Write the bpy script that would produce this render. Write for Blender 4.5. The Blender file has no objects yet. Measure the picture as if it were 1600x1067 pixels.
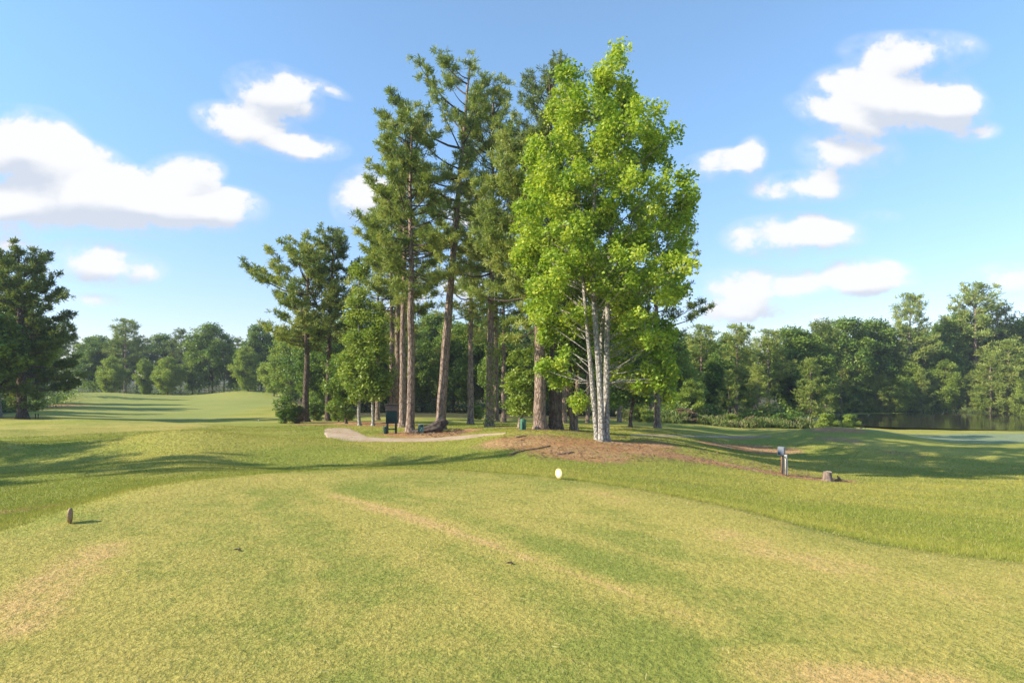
import bpy, math, random
import numpy as np
from mathutils import Vector
R = math.radians
# ------------------------------------------------------------------ camera, sky, sun, exposure
F, HY, CX = 889.0, 585.0, 800.0            # measured: focal length and horizon in photo pixels
sc = bpy.context.scene
COL = sc.collection
cam_d = bpy.data.cameras.new('camera'); cam = bpy.data.objects.new('camera', cam_d); COL.objects.link(cam)
cam.location = (0, 0, 0); cam.rotation_euler = (R(90), 0, 0)
cam_d.sensor_width = 36.0; cam_d.lens = 36.0 * F / 1600.0
cam_d.shift_y = (HY - 533.5) / 1600.0
cam_d.clip_start = 0.05; cam_d.clip_end = 5000
sc.camera = cam
SUN_EL, SUN_AZ = 29.0, -14.0                # azimuth: degrees the sun stands ahead of due left
sdir = Vector((-math.cos(R(SUN_EL)) * math.cos(R(SUN_AZ)), math.cos(R(SUN_EL)) * math.sin(R(SUN_AZ)), math.sin(R(SUN_EL))))
sun_d = bpy.data.lights.new('sun', 'SUN'); sun_d.energy = 3.9; sun_d.angle = R(0.53); sun_d.color = (1.0, 0.90, 0.74)
sun = bpy.data.objects.new('sun', sun_d); COL.objects.link(sun)
sun.rotation_euler = sdir.to_track_quat('Z', 'Y').to_euler(); sun.location = (-20, 0, 30)
sc.view_settings.view_transform = 'Standard'; sc.view_settings.look = 'None'
sc.view_settings.exposure = 1.2; sc.view_settings.gamma = 1.0
sc.cycles.use_denoising = True
sc.cycles.max_bounces = 7; sc.cycles.diffuse_bounces = 4; sc.cycles.glossy_bounces = 2
sc.cycles.transmission_bounces = 4; sc.cycles.transparent_max_bounces = 4; sc.cycles.volume_bounces = 0

world = bpy.data.worlds.new('World'); sc.world = world; world.use_nodes = True
wt = world.node_tree; wt.nodes.clear()

def N(t, typ, **kw):
    n = t.nodes.new(typ)
    for k, v in kw.items():
        if k.startswith('i_'):
            n.inputs[k[2:].replace('_', ' ')].default_value = v
        else: setattr(n, k, v)
    return n
def math_(t, op, a, b=None, c=None, clamp=False):
    n = t.nodes.new('ShaderNodeMath'); n.operation = op; n.use_clamp = clamp
    for i, v in enumerate((a, b, c)):
        if v is None: continue
        if isinstance(v, (int, float)): n.inputs[i].default_value = v
        else: t.links.new(v, n.inputs[i])
    return n.outputs[0]
def mixc(t, f, a, b, blend='MIX'):
    n = t.nodes.new('ShaderNodeMix'); n.data_type = 'RGBA'; n.blend_type = blend
    for s, v in ((n.inputs[0], f), (n.inputs[6], a), (n.inputs[7], b)):
        if isinstance(v, (int, float)): s.default_value = v
        elif isinstance(v, tuple): s.default_value = (*v, 1) if len(v) == 3 else v
        else: t.links.new(v, s)
    return n.outputs[2]
def maprange(t, v, a, b, c=0.0, d=1.0, smooth=True):
    n = t.nodes.new('ShaderNodeMapRange'); n.interpolation_type = 'SMOOTHSTEP' if smooth else 'LINEAR'
    t.links.new(v, n.inputs[0])
    for i, x in enumerate((a, b, c, d)): n.inputs[i + 1].default_value = x
    return n.outputs[0]
def noise(t, vec, scale, detail=2, rough=0.5, dist=0.0):
    n = t.nodes.new('ShaderNodeTexNoise')
    n.inputs['Scale'].default_value = scale; n.inputs['Detail'].default_value = detail
    n.inputs['Roughness'].default_value = rough; n.inputs['Distortion'].default_value = dist
    if vec is not None: t.links.new(vec, n.inputs['Vector'])
    return n
def mapping(t, vec, scale=(1, 1, 1), loc=(0, 0, 0), rot=(0, 0, 0), typ='POINT'):
    n = t.nodes.new('ShaderNodeMapping'); n.vector_type = typ
    n.inputs['Scale'].default_value = scale; n.inputs['Location'].default_value = loc; n.inputs['Rotation'].default_value = rot
    t.links.new(vec, n.inputs['Vector']); return n.outputs[0]

# clouds: fair-weather cumulus placed by direction (centre x, y, half width, half height, tilt, strength)
CLOUDS = [(25,225,125,62,0,1.1),(95,285,165,82,-12,1.2),(215,315,130,62,-5,1.2),(325,322,115,42,-3,1.0),(292,268,75,36,0,.9),(10,325,140,50,0,.9),
 (422,150,92,50,-15,1.0),(392,205,112,36,-18,1.0),(478,236,82,26,-3,.9),(158,412,125,42,-5,.85),(15,380,62,24,0,.6),(150,470,60,14,0,.5),
 (570,312,56,56,0,.95),(1430,78,140,40,0,.72),(1392,150,160,66,0,1.0),(1300,185,95,32,-15,.8),(1478,165,85,40,0,.8),(1325,240,100,48,0,.72),
 (1255,296,95,30,0,.75),(1520,203,55,22,0,.5),(1112,260,68,28,15,.72),(1175,250,32,38,0,.6),(1240,370,128,40,0,1.0),(1170,452,145,44,0,.75),
 (1150,487,110,26,0,.6),(1342,437,105,36,0,1.05),(1578,437,85,34,0,.8),(1282,494,30,14,0,.6),(735,330,70,34,0,.8),(715,450,80,40,0,.7),(645,470,60,26,0,.5),
 (1370,340,50,14,0,.3),(505,140,60,14,-20,.35)]
grp = bpy.data.node_groups.new('cloud_field', 'ShaderNodeTree')
grp.interface.new_socket('Vector', in_out='INPUT', socket_type='NodeSocketVector')
grp.interface.new_socket('Fac', in_out='OUTPUT', socket_type='NodeSocketFloat')
gi = grp.nodes.new('NodeGroupInput'); go = grp.nodes.new('NodeGroupOutput')
acc = None
for (x, y, a, b, tilt, s) in CLOUDS:
    mp = mapping(grp, gi.outputs[0], scale=(a / F, b / F, 1), loc=((x - CX) / F, (HY - y) / F, 0), rot=(0, 0, R(tilt)), typ='TEXTURE')
    g = grp.nodes.new('ShaderNodeTexGradient'); g.gradient_type = 'SPHERICAL'; grp.links.new(mp, g.inputs[0])
    acc = math_(grp, 'MULTIPLY_ADD', g.outputs[1] if len(g.outputs) > 1 else g.outputs[0], s, acc if acc is not None else 0.0)
grp.links.new(acc, go.inputs[0])
tc = N(wt, 'ShaderNodeTexCoord')
sep = N(wt, 'ShaderNodeSeparateXYZ'); wt.links.new(tc.outputs['Generated'], sep.inputs[0])
ysafe = math_(wt, 'MAXIMUM', sep.outputs[1], 0.08)
comb = N(wt, 'ShaderNodeCombineXYZ')
wt.links.new(math_(wt, 'DIVIDE', sep.outputs[0], ysafe), comb.inputs[0])
wt.links.new(math_(wt, 'DIVIDE', sep.outputs[2], ysafe), comb.inputs[1])
p = comb.outputs[0]
nz = noise(wt, mapping(wt, p, scale=(1, 1.25, 1)), 8.5, 10, 0.62, 0.1)
nz2 = noise(wt, p, 2.6, 3, 0.5)
warp = N(wt, 'ShaderNodeVectorMath', operation='MULTIPLY_ADD'); warp.inputs[1].default_value = (0.07, 0.045, 0); 
wt.links.new(nz2.outputs['Color'], warp.inputs[0])
off = N(wt, 'ShaderNodeVectorMath', operation='ADD'); wt.links.new(p, off.inputs[0]); off.inputs[1].default_value = (-.035, -.0225, 0)
wt.links.new(off.outputs[0], warp.inputs[2])
def field(dx, dy):
    o = N(wt, 'ShaderNodeVectorMath', operation='ADD'); wt.links.new(warp.outputs[0], o.inputs[0]); o.inputs[1].default_value = (dx, dy, 0)
    g = wt.nodes.new('ShaderNodeGroup'); g.node_tree = grp; wt.links.new(o.outputs[0], g.inputs[0]); return g.outputs[0]
f0 = field(0, 0); f1 = field(-0.012, 0.038)
nn = math_(wt, 'MULTIPLY', math_(wt, 'SUBTRACT', nz.outputs[0], 0.5), 2.5)
dens = math_(wt, 'ADD', f0, math_(wt, 'MULTIPLY', nn, maprange(wt, f0, 0.0, 0.3, 0.0, 1.0)))
alpha = maprange(wt, dens, 0.12, 0.52)
alpha = math_(wt, 'MULTIPLY', alpha, maprange(wt, sep.outputs[1], 0.08, 0.2))
shade = math_(wt, 'SUBTRACT', f1, f0)
shade = math_(wt, 'ADD', shade, math_(wt, 'MULTIPLY', nn, -0.42))
shade = maprange(wt, shade, -0.24, 0.30)
sky = N(wt, 'ShaderNodeTexSky', sky_type='NISHITA'); sky.sun_disc = False
sky.sun_elevation = R(SUN_EL); sky.sun_rotation = math.atan2(sdir.x, sdir.y)
sky.air_density = 1.15; sky.dust_density = 0.0; sky.ozone_density = 2.2; sky.altitude = 200
skyc = mixc(wt, 1.0, sky.outputs[0], mixc(wt, maprange(wt, sep.outputs[2], 0.0, 0.5), (0.55, 0.56, 0.73), (0.60, 0.83, 0.94)), 'MULTIPLY')
skyc = mixc(wt, 0.13, skyc, (2.5, 2.75, 3.0))
alpha = math_(wt, 'MAXIMUM', alpha, maprange(wt, dens, -.12, .55, 0, .5))
alpha = math_(wt, 'MULTIPLY', alpha, maprange(wt, f0, 0.0, 0.12))
cloudc = mixc(wt, shade, (3.42, 3.4, 3.38), (2.35, 2.52, 2.85))
bg = N(wt, 'ShaderNodeBackground'); bg.inputs[1].default_value = 0.13
wt.links.new(mixc(wt, math_(wt, 'MULTIPLY', alpha, 0.96), skyc, cloudc), bg.inputs[0])
wo = N(wt, 'ShaderNodeOutputWorld'); wt.links.new(bg.outputs[0], wo.inputs[0])
world.cycles.sampling_method = 'MANUAL'; world.cycles.sample_map_resolution = 512

# ------------------------------------------------------------------ helpers
def tag(o, label=None, cat=None, group=None, kind=None):
    for k, v in (('label', label), ('category', cat), ('group', group), ('kind', kind)):
        if v: o[k] = v
    return o
def empty(name, loc=(0, 0, 0), rz=0.0):
    o = bpy.data.objects.new(name, None); COL.objects.link(o); o.location = loc; o.rotation_euler = (0, 0, rz)
    o.empty_display_size = 0.2; return o
def mesh_np(name, V, Fc, mat, attrs=None, smooth=False, parent=None):
    """V (n,3); Fc (m,k) int array with k = 3 or 4, or a list of such arrays"""
    me = bpy.data.meshes.new(name)
    Fl = Fc if isinstance(Fc, list) else [Fc]
    Fl = [f for f in Fl if len(f)]
    me.vertices.add(len(V)); me.vertices.foreach_set('co', np.asarray(V, np.float32).ravel())
    loops = np.concatenate([f.ravel() for f in Fl]).astype(np.int32)
    tot = np.concatenate([np.full(len(f), f.shape[1]) for f in Fl]).astype(np.int32)
    st = np.concatenate([[0], np.cumsum(tot)[:-1]]).astype(np.int32)
    me.loops.add(len(loops)); me.loops.foreach_set('vertex_index', loops)
    me.polygons.add(len(tot)); me.polygons.foreach_set('loop_start', st); me.polygons.foreach_set('loop_total', tot)
    if smooth: me.polygons.foreach_set('use_smooth', np.ones(len(tot), bool))
    me.update(calc_edges=True)
    for k, a in (attrs or {}).items():
        a = np.asarray(a, np.float32)
        if a.ndim == 1:
            at = me.attributes.new(k, 'FLOAT', 'POINT'); at.data.foreach_set('value', a)
        else:
            at = me.attributes.new(k, 'FLOAT_COLOR', 'POINT'); at.data.foreach_set('color', a.ravel())
    me.materials.append(mat)
    o = bpy.data.objects.new(name, me); COL.objects.link(o)
    if parent: o.parent = parent
    return o
def sstep(x, a, b):
    t = np.clip((x - a) / (b - a), 0, 1); return t * t * (3 - 2 * t)

class MB:
    """collects boxes, tubes and lathes into one mesh"""
    def __init__(s): s.V = []; s.Q = []; s.T = []; s.n = 0
    def add(s, V, Q=(), T=()):
        s.V.append(np.asarray(V, float)); 
        if len(Q): s.Q.append(np.asarray(Q) + s.n)
        if len(T): s.T.append(np.asarray(T) + s.n)
        s.n += len(V)
    def box(s, c, d, rz=0.0, rx=0.0, bevel=0.0):
        x, y, z = [v / 2 for v in d]; b = min(bevel, x * .9, y * .9, z * .9)
        if b <= 0:
            P = np.array([(i, j, k) for k in (-z, z) for j in (-y, y) for i in (-x, x)])
            Q = [(0,2,3,1),(4,5,7,6),(0,1,5,4),(2,6,7,3),(0,4,6,2),(1,3,7,5)]; T = []
        else:       # chamfered box from its convex corner points
            P = []; 
            for k in (-1, 1):
                for j in (-1, 1):
                    for i in (-1, 1):
                        P += [(i*x, j*(y-b), k*(z-b)), (i*(x-b), j*y, k*(z-b)), (i*(x-b), j*(y-b), k*z)]
            P = np.array(P); I = lambda i, j, k, a: ((k*2+j)*2+i)*3+a
            Q = []; T = []
            Q += [(I(0,0,0,2),I(0,1,0,2),I(1,1,0,2),I(1,0,0,2)), (I(0,0,1,2),I(1,0,1,2),I(1,1,1,2),I(0,1,1,2))]
            Q += [(I(0,0,0,0),I(0,0,1,0),I(0,1,1,0),I(0,1,0,0)), (I(1,0,0,0),I(1,1,0,0),I(1,1,1,0),I(1,0,1,0))]
            Q += [(I(0,0,0,1),I(1,0,0,1),I(1,0,1,1),I(0,0,1,1)), (I(0,1,0,1),I(0,1,1,1),I(1,1,1,1),I(1,1,0,1))]
            for j in (0,1):
                for k in (0,1):
                    Q.append((I(0,j,k,1),I(1,j,k,1),I(1,j,k,2),I(0,j,k,2)))
            for i in (0,1):
                for k in (0,1):
                    Q.append((I(i,0,k,0),I(i,1,k,0),I(i,1,k,2),I(i,0,k,2)))
            for i in (0,1):
                for j in (0,1):
                    Q.append((I(i,j,0,0),I(i,j,1,0),I(i,j,1,1),I(i,j,0,1)))
            T = [(I(i,j,k,0),I(i,j,k,1),I(i,j,k,2)) for i in (0,1) for j in (0,1) for k in (0,1)]
        cx, sx = math.cos(rx), math.sin(rx)
        P = P @ np.array([[1,0,0],[0,cx,sx],[0,-sx,cx]])
        cz, sz = math.cos(rz), math.sin(rz)
        P = P @ np.array([[cz,sz,0],[-sz,cz,0],[0,0,1]])
        s.add(P + np.array(c), Q, T); return s
    def tube(s, pts, rad, k=8, lump=0.0, rng=None):
        pts = np.asarray(pts, float); n = len(pts); rad = np.broadcast_to(rad, (n,)).astype(float)
        d = np.gradient(pts, axis=0); d /= np.linalg.norm(d, axis=1, keepdims=True) + 1e-9
        ref = np.array([0.,0,1]) if abs(d[:,2]).mean() < .8 else np.array([1.,0,0])
        u = np.cross(d, ref); u /= np.linalg.norm(u, axis=1, keepdims=True) + 1e-9; v = np.cross(d, u)
        a = np.linspace(0, 2*np.pi, k, endpoint=False)
        rr = rad[:,None] * np.ones(k)
        if lump: rr = rr * (1 + lump * rng.standard_normal((n, k)))
        ring = pts[:,None] + rr[...,None] * (np.cos(a)[None,:,None]*u[:,None] + np.sin(a)[None,:,None]*v[:,None])
        V = ring.reshape(-1, 3); i = np.arange(n-1)[:,None]*k; j = np.arange(k)[None,:]; j2 = (j+1) % k
        Q = np.stack([i+j, i+j2, i+k+j2, i+k+j], -1).reshape(-1, 4)
        V = np.vstack([V, pts[:1], pts[-1:]]); c0, c1 = n*k, n*k+1
        T = [(c0, (q+1) % k, q) for q in range(k)] + [(c1, (n-1)*k+q, (n-1)*k+(q+1) % k) for q in range(k)]
        s.add(V, Q, T); return s
    def build(s, name, mat, parent=None, smooth=False, attrs=None):
        V = np.vstack(s.V); Fl = []
        if s.T: Fl.append(np.vstack(s.T))
        if s.Q: Fl.append(np.vstack(s.Q))
        return mesh_np(name, V, Fl, mat, attrs, smooth, parent)

# ------------------------------------------------------------------ terrain height
COLS = {   # photo column: (distance of the tee's edge, [(distance, row) ...])
 -500: (4.6, [(8,806),(11,780),(16,752),(22,725),(28,695),(35,668),(45,658),(55,653),(80,638),(120,620),(170,611)]),
 0:    (5.9, [(9,800),(12,775),(16,757),(20,735),(28,697),(35,668),(42,659),(55,653),(80,640),(120,622),(170,613)]),
 100:  (7.0, [(10,786),(12.5,765),(16,750),(20,732),(28,697),(35,669),(42,661),(55,656),(75,645),(95,631),(130,618),(170,613)]),
 200:  (8.2, [(11,763),(14,751),(18,735),(23,712),(29,694),(36,673),(42,663),(50,661),(60,657),(75,649),(95,635),(125,622),(160,616),(200,613)]),
 300:  (9.0, [(11.5,752),(15,742),(19,722),(24,703),(30,688),(36,673),(42,664),(50,662),(60,658),(75,652),(95,636),(125,623),(150,617),(200,613)]),
 400:  (9.6, [(12,746),(16,738),(20,724),(25,706),(30,692),(36,676),(43,665),(52,660),(65,654),(85,641),(105,630),(130,619),(160,615),(200,612)]),
 500:  (10,  [(12.5,744),(16,738),(20,723),(25,704),(30,691),(36,674),(43,664),(52,658),(65,652),(85,641),(105,629),(130,619),(200,612)]),
 600:  (10.1,[(12.5,742),(16,735),(20,719),(25,702),(30,690),(35,676),(40,667),(46,661),(60,654),(90,636),(200,610)]),
 700:  (10,  [(12.5,743),(16,735),(20,719),(25,701),(29,689),(34,674),(40,666),(46,661),(60,654),(90,638),(200,610)]),
 800:  (9.6, [(12,748),(16,735),(19.5,718),(23,699),(27,681),(31,670),(36,667),(42,664),(50,659),(60,655),(90,640),(200,612)]),
 870:  (9.2, [(12,752),(16,735),(19.5,716),(23,699),(27,681),(31,669.5),(36,669),(42,665),(50,660),(60,656),(90,641),(200,612)]),
 940:  (8.7, [(12,757),(16,739),(20,717),(23,701),(26,687),(30,679),(36,673),(45,665),(60,658),(90,643),(200,613)]),
 1020: (8.1, [(12,764),(16,744),(20,723),(24,703),(27,694),(32,688),(38,677),(47,667),(60,661),(90,646),(200,615)]),
 1100: (7.4, [(12.4,771),(17.1,750),(21.6,729),(25.9,712),(30.2,704),(35.7,695),(42.4,683),(50.0,673),(62.0,665),(80.0,660),(100.0,646),(200.0,616)]),
 1170: (6.9, [(10.2,790),(15.2,765),(22.8,735),(28.5,720),(35.4,708),(41.4,698),(47.0,689),(54.0,680),(65.0,670),(80.0,663),(110.0,644),(200.0,616)]),
 1224: (6.4, [(10.2,798),(15.8,770),(24.0,741),(30.0,724),(36.8,707),(42.0,693),(46.0,679),(50.0,673),(56.0,674),(66.0,670),(80.0,663),(110.0,644),(200.0,616)]),
 1300: (5.9, [(9.0,812),(14.3,780),(22.8,751),(30.0,731),(36.8,708),(40.9,692),(44.0,673),(48.0,665),(52.0,666),(58.0,676),(66.0,678),(75.0,668),(110.0,644),(200.0,616)]),
 1380: (5.5, [(8.0,835),(12.9,793),(22.8,756),(31.2,731),(38.2,708),(43.0,686),(48.0,672),(52.0,671),(58.0,677),(66.0,680),(75.0,672),(110.0,644),(200.0,616)]),
 1480: (5.2, [(7.5,846),(12.9,798),(22.8,759),(31.2,736),(38.2,714),(43.0,697),(50.0,688.5),(58.0,679),(66.0,677),(75.0,672),(110.0,644),(200.0,616)]),
 1600: (5.0, [(7.0,858),(12.9,806),(22.8,761),(31.2,738),(38.2,715),(43.0,698),(50.0,690),(60.0,678),(67.0,675.5),(75.0,671),(110.0,644),(200.0,616)]),
 2100: (4.4, [(7.0,862),(12.9,808),(22.8,766),(31.2,742),(38.2,718),(43.0,700),(50.0,691),(60.0,680),(67.0,677),(75.0,671),(110.0,644),(200.0,616)]),
}
LR0, LR1, NR = math.log(0.3), math.log(260), 700
TH = np.radians(np.arange(-60, 60.01, 0.25))
lr = np.linspace(LR0, LR1, NR)
pk = sorted(COLS); tk = np.array([math.atan((q - CX) / F) for q in pk])
prof = []; edges = []
for q, th in zip(pk, tk):
    ye, pts = COLS[q]; cs = math.cos(th)
    xs = [LR0, math.log(ye / cs * .9), math.log(ye / cs)]; zs = [-1.60, -1.60, -1.62]
    for (Y, sy) in pts: xs.append(math.log(Y / cs)); zs.append(-(sy - HY) / F * Y)
    xs.append(LR1 + 1); zs.append(zs[-1])
    prof.append(np.interp(lr, xs, zs)); edges.append(ye / cs)
prof = np.array(prof)
T_ = np.array([np.interp(TH, tk, prof[:, j]) for j in range(NR)]).T
def gblur(A, s, ax):
    k = np.arange(-int(3*s)-1, int(3*s)+2); w = np.exp(-k**2/(2*s*s)); w /= w.sum()
    return np.apply_along_axis(lambda v: np.convolve(np.pad(v, len(k)//2, 'edge'), w, 'valid'), ax, A)
T_ = gblur(gblur(T_, 6.0, 1), 5.0, 0)
EDGE = gblur(np.interp(TH, tk, edges)[None], 9, 1)[0]
def pond_d(X, Y): return np.sqrt(((X - 108) / 63)**2 + ((Y - 86) / 19)**2)      # < 1 inside
WZ = -7.0
_r = np.random.default_rng(5)
WAV = [(_r.uniform(0, 6.28), 2*np.pi/_r.uniform(3, 14), _r.uniform(0, 6.28)) for _ in range(14)]
BUMPS = [(-15.5, 27.5, 5.0, 3.0, .72), (-7, 22, 4.5, 3.5, -.3), (-26, 25, 4.5, 2.8, .55), (-20.5, 21.5, 3.6, 2.5, -.4), (-30, 42, 8, 3, .35), (26.5, 47, 6.5, 3.0, .22), (33, 38, 7.5, 4, .45), (20, 36, 5, 4, -.3), (9, 27.5, 3.5, 1.8, .22), (-62, 136, 13, 8, 1.3), (-88, 122, 12, 12, 1.2), (-45, 118, 9, 12, -.5)]
def hgt(X, Y):
    X = np.asarray(X, float); Y = np.asarray(Y, float)
    r = np.hypot(X, Y); th = np.arctan2(X, Y)
    ti = np.clip((th - TH[0]) / (TH[1] - TH[0]), 0, len(TH) - 1.001)
    ri = np.clip((np.log(np.maximum(r, 0.3)) - LR0) / (LR1 - LR0) * (NR - 1), 0, NR - 1.001)
    i = ti.astype(int); j = ri.astype(int); a = ti - i; b = ri - j
    z = (T_[i, j]*(1-a) + T_[i+1, j]*a)*(1-b) + (T_[i, j+1]*(1-a) + T_[i+1, j+1]*a)*b
    w = sum(np.sin((X*np.cos(p_) + Y*np.sin(p_))*k_ + f_) for p_, k_, f_ in WAV) / 14
    z = z + w * 0.13 * sstep(r, 9, 22) + w * .015
    for bx0, by0, ax, ay, am in BUMPS: z = z + am*np.exp(-((X-bx0)/ax)**2 - ((Y-by0)/ay)**2)
    back = sstep(np.abs(th), 1.25, 2.4); z = z*(1-back) + (-1.7 - 1.8*sstep(r, 8, 40))*back
    d = pond_d(X, Y); z = np.minimum(z, z*(sstep(d, .9, 1.06)) + (WZ - 1.2)*(1 - sstep(d, .9, 1.06)))
    return z
def ground(px, sy):
    """ground point seen at a photo pixel (nearest hit)"""
    Y = np.exp(np.linspace(math.log(2), math.log(220), 4000)); X = (px - CX) / F * Y
    s = HY - hgt(X, Y) * F / Y
    m = np.nonzero(s <= sy)[0]; k = m[0] if len(m) else len(Y) - 1
    return np.array([X[k], Y[k], hgt(X[k], Y[k])])
def at(px, Y, dz=0.0):
    X = (px - CX) / F * Y; return (X, Y, float(hgt(X, Y)) + dz)

def capsule(X, Y, pts, rad, soft=0.5):
    """soft mask: 1 on the polyline, 0 beyond its radius"""
    P = np.array([ground(*q)[:2] for q in pts]); m = np.zeros_like(X)
    if len(P) == 1: P = np.vstack([P, P + .01])
    rad = np.broadcast_to(rad, (len(P),))
    for a, b, ra, rb in zip(P[:-1], P[1:], rad[:-1], rad[1:]):
        d = b - a; t = np.clip(((X-a[0])*d[0] + (Y-a[1])*d[1]) / (d@d), 0, 1)
        dist = np.hypot(X - a[0] - t*d[0], Y - a[1] - t*d[1]); r_ = ra + (rb-ra)*t
        m = np.maximum(m, 1 - sstep(dist / r_, 1 - soft, 1))
    return m
def masks(X, Y):
    r = np.hypot(X, Y); th = np.arctan2(X, Y)
    e = np.interp(th, TH, EDGE)
    tee = 1 - sstep(r / e, 0.97 - .10*sstep(-th, .3, .7), 1.03 + .06*sstep(-th, .3, .7))
    tee = np.where(np.abs(th) > 1.8, 1 - sstep(r, 4.2, 5.5), tee)
    tee = np.maximum(tee, capsule(X, Y, [(-60,676),(60,672),(180,668),(260,667)], [5.0,5.0,4.0,3.2], .3) * .95)       # second tee
    clay = np.zeros_like(X)
    for pts, rad, s in [([(800,690),(860,690),(930,700),(1010,703)], [2.6,3.8,4.0,3.0], .76), ([(850,672),(885,671)], 1.3, .8), ([(938,690)], 1.9, .6), ([(870,704),(925,716)], [1.8,2.0], .8),
                        ([(820,698),(900,712),(960,713)], [1.6,1.6,1.4], .7),
                        ([(985,703),(1060,712),(1120,723),(1185,735)], [2.0,1.7,1.3,.9], 1.0), ([(1185,735),(1235,743),(1300,750),(1318,751)], [.9,1.2,1.3,.9], .9),
                        ([(628,677),(680,678),(725,673)], [2.2,3.2,1.8], 1.0), ([(505,662),(560,661),(600,664)], [3.6,4.2,3.2], .8), ([(470,657),(500,657)], 3, .7), ([(845,671),(770,666)], [1.6,1.2], .4), ([(600,664),(625,661)], 1.4, .6),
                        ([(1290,671),(1335,672)], [2.0,1.6], .8), ([(1290,685),(1330,688)], 1.4, .6), ([(1110,694),(1180,698)], [1.6,2.0], .9), ([(1170,705),(1230,704)], 1.6, .75),
                        ([(985,696),(1030,695)], 1.3, .9), ([(1120,682),(1185,681)], 1.0, .8), ([(770,667)], 1.0, .7), ([(640,663)], 1.0, .5), ([(690,658)], 1.5, .5), ([(35,652)], 3.5, .75),
                        ([(110,632),(60,636)], 6, .6), ([(1430,712),(1380,705)], 1.2, .35), ([(0,800),(80,792)], .45, .45)]:
        clay = np.maximum(clay, s * capsule(X, Y, pts, rad, .75))
    green = capsule(X, Y, [(1470,685),(1560,683),(1700,682),(1900,683)], [5.5,7.5,8,8], .25)
    green = np.maximum(green, .55 * capsule(X, Y, [(1300,668),(1380,674),(1450,681)], [1.4,1.6,2], .5))
    fair = capsule(X, Y, [(200,655),(260,640),(330,628),(300,621)], [10,16,26,26], .35) * .8
    # straw: dry mown bands on the tee
    straw = capsule(X, Y, [(500,772),(640,806),(850,880),(1100,975)], [.22,.32,.34,.34], 1.0)
    straw = np.maximum(straw, 1.3*capsule(X, Y, [(1180,1040),(1330,1066),(1500,1075)], [.35,.5,.4], .9))
    straw = np.maximum(straw, 1.15*capsule(X, Y, [(0,985),(60,930),(150,860)], [.5,.55,.5], .9))
    straw = np.maximum(straw, .8*capsule(X, Y, [(930,770),(1200,860),(1500,930)], [.5,.5,.4], .9))
    straw = np.maximum(straw, .5*capsule(X, Y, [(420,745),(520,775)], [.8,.5], .9))
    straw = np.maximum(straw, 1.35*capsule(X, Y, [(480,760),(640,806),(850,880),(1000,934),(1110,978)], [.07,.10,.10,.08,.05], .7))
    for o_ in (-310, -150, 170, 330): straw = np.maximum(straw, .38*capsule(X, Y, [(500+o_*.45,770),(640+o_*.8,806),(850+o_*1.2,880),(1100+o_*1.9,975)], [.12,.2,.2,.2], .9))
    dark = np.zeros_like(X)
    dark = np.maximum(dark, capsule(X, Y, [(560,765),(700,795),(820,835),(980,900)], [.45,.55,.45,.3], .9))
    dark = np.maximum(dark, .8*capsule(X, Y, [(1000,1000),(1150,1060)], [.5,.5], .9))
    dark = np.maximum(dark, .7*capsule(X, Y, [(1150,1000),(1500,1060)], [.3,.4], .9))
    dark = np.maximum(dark, .6*capsule(X, Y, [(1000,800),(1300,880),(1600,960)], [.35,.35,.35], .9))
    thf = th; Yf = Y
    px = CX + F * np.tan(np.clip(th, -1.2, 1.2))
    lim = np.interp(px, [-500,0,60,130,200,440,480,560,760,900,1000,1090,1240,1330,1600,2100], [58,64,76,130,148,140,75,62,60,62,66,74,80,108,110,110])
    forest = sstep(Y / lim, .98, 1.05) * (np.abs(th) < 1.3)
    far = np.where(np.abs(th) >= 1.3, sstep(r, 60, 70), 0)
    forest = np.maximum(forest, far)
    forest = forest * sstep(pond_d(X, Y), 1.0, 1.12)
    return tee, clay, green, forest, straw, dark, fair
def mask_attrs(X, Y):
    tee, clay, green, forest, straw, dark, fair = masks(X, Y)
    return {'ma': np.stack([tee, clay, green, forest], -1), 'mb': np.stack([straw, dark, fair, np.ones_like(X)], -1)}

# ------------------------------------------------------------------ materials
def new_mat(name):
    m = bpy.data.materials.new(name); m.use_nodes = True; t = m.node_tree; t.nodes.clear()
    o = N(t, 'ShaderNodeOutputMaterial'); return m, t, o
def principled(t, o, col, rough=0.9, spec=0.25, bump=None, bstr=0.3, bdist=0.02, metallic=0.0):
    b = N(t, 'ShaderNodeBsdfPrincipled')
    if isinstance(col, tuple): b.inputs['Base Color'].default_value = (*col, 1)
    else: t.links.new(col, b.inputs['Base Color'])
    if isinstance(rough, (int, float)): b.inputs['Roughness'].default_value = rough
    else: t.links.new(rough, b.inputs['Roughness'])
    b.inputs['Specular IOR Level'].default_value = spec; b.inputs['Metallic'].default_value = metallic
    if bump is not None:
        bp = N(t, 'ShaderNodeBump'); bp.inputs['Strength'].default_value = bstr; bp.inputs['Distance'].default_value = bdist
        t.links.new(bump, bp.inputs['Height']); t.links.new(bp.outputs[0], b.inputs['Normal'])
    t.links.new(b.outputs[0], o.inputs[0]); return b

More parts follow.
